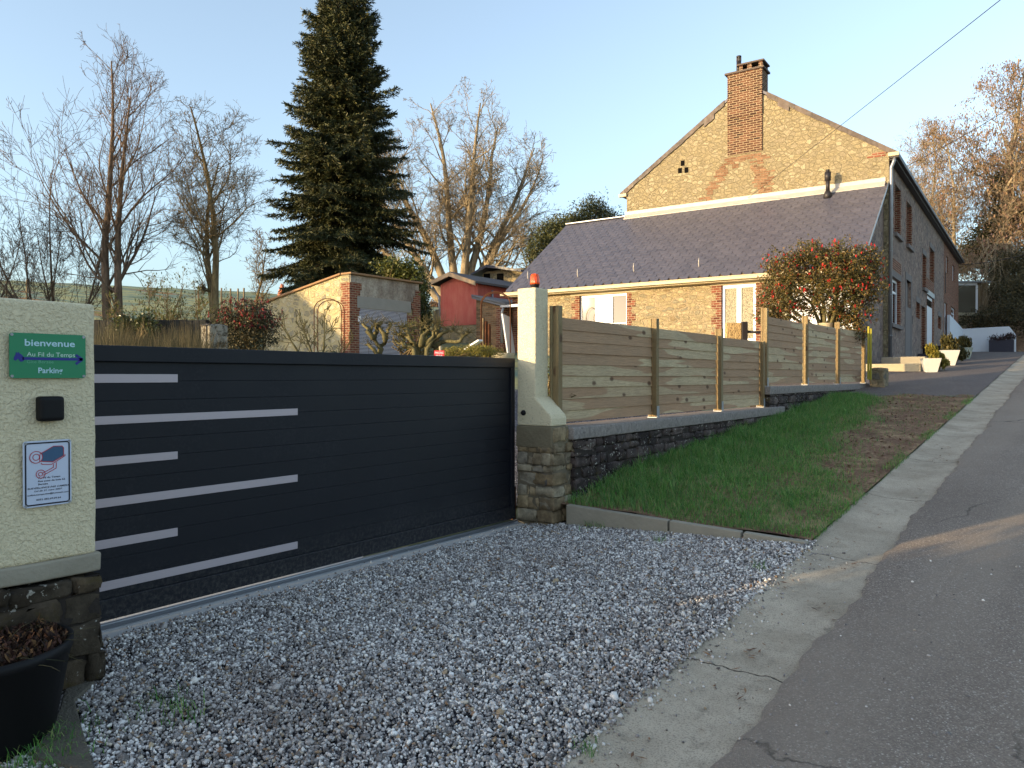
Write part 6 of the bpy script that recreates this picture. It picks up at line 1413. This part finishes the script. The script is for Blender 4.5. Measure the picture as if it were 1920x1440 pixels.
# stakes near fence end
for px, y0, lb in ((1628.5, 612, 'yellowish-green square stake left of a pair at the fence end'), (1633, 616, 'mossy yellow stake right of a pair at the fence end')):
    p = at(px, y0, 15.6); zb = at(px, 712, 15.6).z; m = MB(); m.box(p.x-.018, p.x+.018, p.y-.02, p.y+.02, zb, p.z); tag(m.obj('garden_stake', plain('mossy_yellow_wood', c(150, 140, 44), .8), bevel=.004, org=(p.x, p.y, zb)), lb, 'stake')
n = 120; p = at(1643, 690, 16.3); blades(np.array([(p.x+random.gauss(0, .1), p.y+random.uniform(0, .35), p.z-.01) for _ in range(n)]), rng.uniform(.03, .1, n), rng.uniform(.1, .8, n), rng.uniform(.003, .006, n), MT['grass'], 'weeds', blk)
# ------------------------------------------------------------------ planters with box bushes
def planter(label, px, ybot, ytop, wpx, Y, mat, blobs, sq=True, seed=1, leaf=MT['leaf_olive'], taper=.58):
    p = at(px, ybot, Y); zt = at(px, ytop, Y).z; zb = p.z; w2 = wpx/2/F*Y; root = thing('planter', label, 'planter', (p.x, p.y, zb)); m = MB(); a0 = R(20)
    def quad(r, z): return [(p.x+r*math.sqrt(2)*math.cos(a0+math.pi/4+k*math.pi/2)*.8, p.y+r*math.sqrt(2)*math.sin(a0+math.pi/4+k*math.pi/2)*.8, z) for k in range(4)]
    prof = [(w2*taper, zb), (w2, zt), (w2*.88, zt), (w2*.84, zt-.1)]
    vs = sum([quad(r, z) for r, z in prof], []); fs_ = [(3, 2, 1, 0), (12, 13, 14, 15)]
    for i in range(3):
        for k in range(4): fs_.append((i*4+k, i*4+(k+1) % 4, (i+1)*4+(k+1) % 4, (i+1)*4+k))
    m.add(vs, fs_); m.obj('pot', mat, root, .008)
    n = 2600; rn = np.random.default_rng(seed)
    bi = rn.integers(0, len(blobs), n); C_ = np.array([tuple(at(x, y, Y+dy)) for x, y, r, dy in blobs])[bi]; rr = np.array([r/F*Y for x, y, r, dy in blobs])[bi]
    v = rn.normal(size=(n, 3)); v /= np.linalg.norm(v, axis=1)[:, None]; P = C_+v*(rn.uniform(0, 1, n)**.4*rr*(1+.2*np.sin(v[:, 0]*8)))[:, None]
    flakes('bush', P, rn.uniform(.015, .035, n), leaf, root, 1.4, .6, kind=None); return root
planter('small pale square planter with a yellowish bush, nearest of the three to us', 1745, 701, 672, 38, 19.6, MT['planter'], [(1745, 655, 10, 0), (1750, 664, 9, 0), (1768, 680, 10, .3), (1760, 670, 9, .2)], seed=1, leaf=MT['leaf_gold'])
planter('large pale tapered planter with a round bush, middle of the three', 1777, 687, 657, 42, 21.7, MT['planter'], [(1778, 642, 15, 0), (1784, 650, 12, 0), (1802, 665, 12, .5), (1798, 660, 10, .5)], seed=2)
planter('greenish tapered planter with a dark bush, farthest of the three', 1809, 675, 652, 28, 24.6, MT['planter_green'], [(1808, 641, 11, 0), (1798, 644, 9, 0), (1812, 646, 8, 0)], seed=3)
# ------------------------------------------------------------------ whitewashed wall at the end of the forecourt
YW = hl(1800, 640, 0, 0).y
def Wp(px, py): p = hl(px, py, 1, YW); return p
ya, yb = hF(1775, 600)[0], hF(1796, 600)[0]
ww = hthing('white_wall', 'low whitewashed wall closing the forecourt beyond the farmhouse', 'wall')
zgw = Wp(1850, 661).z-.3; zt0 = Wp(1800, 617).z; zt1 = Wp(1892, 612).z; xr = Wp(1905, 640).x; xs = Wp(1892, 640).x; zr_e = Wp(1905, 628).z
m = MB(); m.prism([(-.3, zgw), (xr, zgw), (xr, zr_e), (xs, zt1), (-.3, zt0)], lambda a, b, h: (a, h, b), YW, YW+.3); m.obj('wall_face', MT['whitewall'], ww, .02)
m = MB(); m.prism([(ya, zgw), (YW-.002, zgw), (YW-.002, zt0), (yb, hF(1795, 612)[1]), (ya, hF(1776, 591)[1])], lambda a, b, h: (h, a, b), .01, .16); m.obj('ramp_wall', MT['whitewall'], ww, .01)
YP = YW-1.0
a = hl(1854, 661, 1, YP); b_ = hl(1901, 661, 1, YP); zt = hl(1878, 637, 1, YP).z
px_ = hthing('trough_planter', 'long charcoal trough planter standing before the whitewashed wall', 'planter')
m = MB(); m.box(a.x, b_.x, YP, YP+.5, a.z-.1, zt); m.obj('trough', MT['planter_dark'], px_, .01)
n = 1500; cx_ = [hl(1892, 632, 1, YP+.25), hl(1864, 636, 1, YP+.25), hl(1876, 637, 1, YP+.25)]; C_ = np.array([tuple(q) for q in (cx_[0], cx_[0], cx_[1], cx_[2])])[rng.integers(0, 4, n)]
flakes('plants', C_+rng.normal(0, 1, (n, 3))*np.array([.15, .15, .11]), rng.uniform(.02, .05, n), m_leaf('purple_leaf', [c(70, 40, 44), c(50, 50, 40), c(90, 54, 50)]), px_, 1.3, .4, kind=None)
# ------------------------------------------------------------------ wooded bank beyond
bank = []
for i, Yk in enumerate((49, 52, 56, 62, 70, 85)):
    row = []
    for px, hh in ((1560, 0), (1700, 0), (1790, .6), (1840, 1), (1920, 1), (2060, 1), (2400, 1)):
        z0 = [3.0, 5.2, 6.6, 8.2, 9.5, 10][i]; p = at(px, 600, Yk); row.append((p.x, p.y, lerp(2.0, z0, hh)))
    bank.append(row)
V = sum(bank, []); Fc = [(j*7+i, j*7+i+1, (j+1)*7+i+1, (j+1)*7+i) for j in range(5) for i in range(6)]
tag(fast('wooded_bank', V, Fc, MT['earth'], smooth=True), kind='structure')
leafy('ivy_thicket', 'dense ivy and bramble thicket, partly darkened for the house shade, on the bank behind the whitewashed wall', 'thicket', [B(1830, 600, 50, 1.2, 1, .6), B(1880, 595, 50, 1.6, 1, .9), B(1930, 590, 50, 1.6, 1, 1.2), B(1860, 560, 53, 1.8, 1, 1.5), B(1910, 540, 53, 2.2, 1.2, 2.2), B(1880, 500, 56, 2.2, 1.2, 2.0), B(1840, 480, 58, 1.6, 1, 1.5), B(1950, 600, 49, 1.5, 1, 1.2), B(1895, 580, 47.5, 1.2, .8, .8), B(1808, 500, 60, .9, 1, 1.3), B(1822, 470, 60, 1.2, 1, 1.2), B(1915, 540, 48, 1.5, .8, 1.5), B(1890, 545, 49.5, 1.0, .8, 1.0), B(1920, 490, 49, 1.6, .8, 1.4), B(1885, 500, 50, 1.3, .8, 1.2)], 46000, .06, MT['thicket'], seed=31)  # extra dark leaf blobs in front stand for the shade of the house
# glass cabin on the bank
q = at(1796, 587, 51.5); q1 = at(1829, 587, 51.5); q2 = at(1846, 587, 53.5); zt = at(1810, 531, 51.5).z
cab = thing('glazed_cabin', 'dark glass cabin with white frame among the trees above the white wall', 'cabin', tuple(q))
dv = (q1-q); dv.z = 0; L = dv.length; dv.normalize(); nv = Vector((-dv.y, dv.x, 0)); M_ = Matrix(((dv.x, nv.x, 0, q.x), (dv.y, nv.y, 0, q.y), (0, 0, 1, 0), (0, 0, 0, 1)))
m = MB(); m.box(-1.5, L, 0, .06, q.z, zt-.15, M_); m.obj('glazing', MT['glass'], cab)
m = MB(); m.box(-1.5, L+.1, -.03, .1, zt-.15, zt+.02, M_); m.box(L, L+.14, -.03, .1, q.z, zt-.151, M_); m.obj('frame', MT['white'], cab)
m = MB(); m.box(L+.15, L+.85, .02, 2, q.z, zt, M_); m.obj('side_wall', MT['oldwood'], cab)
m = MB(); m.box(-1.6, L+.9, -.25, 2.1, zt+.021, zt+.12, M_); m.obj('roof', MT['zinc'], cab)
m = MB(); m.box(-1.6, L+1.0, -.4, 2.1, q.z-.2, q.z-.001, M_); m.box(-1.5, L*.5, -.1, .1, q.z-1.0, q.z-.201, M_); m.obj('deck', MT['lintel'], cab)
# trees on the right
def rtree(label, px, Y, ytop, rx, zlow, seed, leaf=None, bark=MT['bark'], **k):
    b = at(px, 600, Y); b.z = 5.5; zt = zpx(ytop, Y); c0 = at(px, 600, Y); cz = (zt+zlow)/2
    tree('woodland_tree', label, seed, b, zt-b.z, k.pop('r0', .3), ell((c0.x, c0.y, cz), rx, rx, (zt-zlow)/2, 2.3), bark, group='trees on the wooded bank', leaves=leaf, gn=.011, **k)
rtree('spreading oak with pinkish dry leaf clusters at its top right of the farmhouse', 1880, 56, 135, 6.2, 6.5, 101, (MT['leaf_dry'], 17000, .06, .22), MT['bark_big'], n1=20, start=.22, ang=(30, 70), kids=(9, 8), l4=3, wob=.15, r0=.42, l1=.5)
rtree('bare fine-twigged tree rising just behind the farmhouse eaves', 1735, 66, 232, 4.6, 6, 103, (MT['leaf_dry'], 6000, .04, .2), MT['bark_big'], n1=22, start=.2, ang=(18, 45), up=.14, kids=(10, 8), l4=3, wob=.12, r0=.2, l1=.45)
rtree('bare tree with golden twigs between the farmhouse and the oak', 1800, 60, 250, 4.2, 5, 105, (MT['leaf_dry'], 9000, .055, .22), MT['bark_big'], n1=20, start=.15, ang=(25, 60), kids=(9, 7), l4=3, wob=.16, r0=.22, l1=.48)
rtree('leaf-tangled tree low on the bank at the right edge', 1905, 53, 300, 4.0, 4, 107, (MT['leaf_dry'], 12000, .06, .3), MT['bark_big'], n1=18, start=.1, ang=(30, 75), up=.0, kids=(8, 7), l4=3, wob=.2, r0=.2, l1=.5)
rtree('tall bare tree beyond the right edge of the view', 1985, 60, 170, 5, 5, 109, (MT['leaf_dry'], 4000, .08, .2), MT['bark_big'], n1=18, start=.2, kids=(9, 7), l4=3, r0=.3)
leafy('ivy_on_oak', 'olive ivy climbing the trunk and limbs of the spreading oak', 'ivy', [B(1875, 360, 56, .9, .9, 1.6), B(1865, 420, 56, 1.2, 1, 1.6), B(1905, 400, 56, 1.0, 1, 1.2), B(1850, 460, 56, 1.6, 1, 1.5), B(1895, 330, 56, .5, .5, .8)], 14000, .09, MT['leaf_olive'], seed=33, stems=[((at(1880, 560, 56).x, at(1880, 560, 56).y, 6.0), .1)])
# hanging vines
m = MB(); rn = random.Random(9)
for i in range(60):
    p = at(rn.uniform(1840, 1960), rn.uniform(440, 520), rn.uniform(49.5, 51.5)); d = Vector((rn.gauss(0, .2), 0, -1)); pts = []
    for k in range(7): pts.append(p.copy()); p = p+d*rn.uniform(.4, .7); d = (d+Vector((rn.gauss(0, .35), rn.gauss(0, .2), rn.gauss(0, .1)))).normalized()
    m.tube(pts, [.02, .018, .016, .014, .012, .01, .008], 4, False)
tag(m.obj('hanging_vines', MT['bark_big'], org=(pts[0].x, pts[0].y, 5)), 'pale bare vines hanging down over the dark thicket at the right', 'vines', kind='stuff')
# ------------------------------------------------------------------ overhead wires
def wire(label, a, b, sag, r=.013):
    a, b = Vector(a), Vector(b); m = MB(); m.tube([a.lerp(b, k/24)-Vector((0, 0, sag*4*(k/24)*(1-k/24))) for k in range(25)], r, 5); return tag(m.obj('overhead_wire', MT['darkmetal'], org=tuple(a)), label, 'wire')
pA = HM @ hl(1403, 371, 1, -.05); pB = at(1935, -50, 9.5); pB = pA+(pB-pA)*1.9
wire('longest black wire crossing the sky down to the farmhouse gable', tuple(pA), tuple(pB), .02, .006)
wire('thin wire from the farmhouse eaves rising to the right', tuple(HM @ Vector((.1, hF(1682, 325)[0], hF(1682, 318)[1]))), tuple(at(1960, 160, 25)), .1, .010)
wire('low slack wire from the far end of the farmhouse roof over the thicket', tuple(HM @ Vector((.1, LV-.3, hF(1797, 497)[1]))), tuple(at(1990, 455, 44)), .25, .02)
# ------------------------------------------------------------------ bush row added unseen behind the viewer to shade gravel and road
for i, (s_, ln, hh) in enumerate(((-3.1, 1.4, 2.0), (-4.6, 1.9, 3.0), (-8.0, 2.1, 3.4), (-11.8, 2.2, 3.8), (-15.8, 2.3, 3.8))):
    zb = zroad(s_)-.2; leafy('shade_bush', f'{["low", "rounded", "bulky", "tallest", "broad"][i]} evergreen bush added unseen behind the viewer to shade the ground', 'bush', [((-4.6, s_, zb+hh*.45), (.7, ln, hh*.5)), ((-4.7, s_-.6, zb+hh*.7), (.6, ln*.7, hh*.4))], 9000, .07, MT['leaf_dark'], seed=80+i)

# barn added unseen at the left: its roof slope is shaped to throw the diagonal shade on the garage side wall
def back(px, py, s_):
    p = onS(px, py, gs); k = (p.y-s_)/_d.y; return Vector((p.x-_d.x*k, s_, p.z-_d.z*k))
q1, q2 = back(556, 545, -7.8), back(648, 640, -7.8); sl_ = (q2.z-q1.z)/(q2.x-q1.x); zb = zland(q1.x, -6)-.5
ap = q1.x-2.5; apz = q1.z-sl_*2.5*1.0 if False else q1.z+sl_*(-2.5)
ex_ = q2.x+(zb+2.2-q2.z)/sl_ if sl_ < 0 else q2.x
barn = thing('shade_barn', 'unseen stone barn with slate roof, added at the left to shade the garage wall', 'barn', (ap, -4, zb)); 
m = MB(); m.prism([(ap*2-ex_, zb), (ex_-.2, zb), (ex_-.2, zb+2.2), (ap, apz-.15), (ap*2-ex_, zb+2.2)], fs, -7.5, -1.3); m.obj('wall', MT['stone_shed'], barn)
m = MB(); m.prism([(ap, apz-.13), (ap, apz), (ex_+.1, zb+2.2+sl_*.1), (ex_+.1, zb+2.07+sl_*.1)], fs, -7.8, -1.0); m.prism([(ap, apz-.13), (ap, apz), (ap*2-ex_-.1, zb+2.2), (ap*2-ex_-.1, zb+2.07)], fs, -7.8, -1.0); m.obj('roof', MT['slate'], barn)
m = MB(); m.box(ap-1, ap+1, -1.11, -1.05, zb, zb+2.4); m.obj('door', MT['oldwood'], barn)
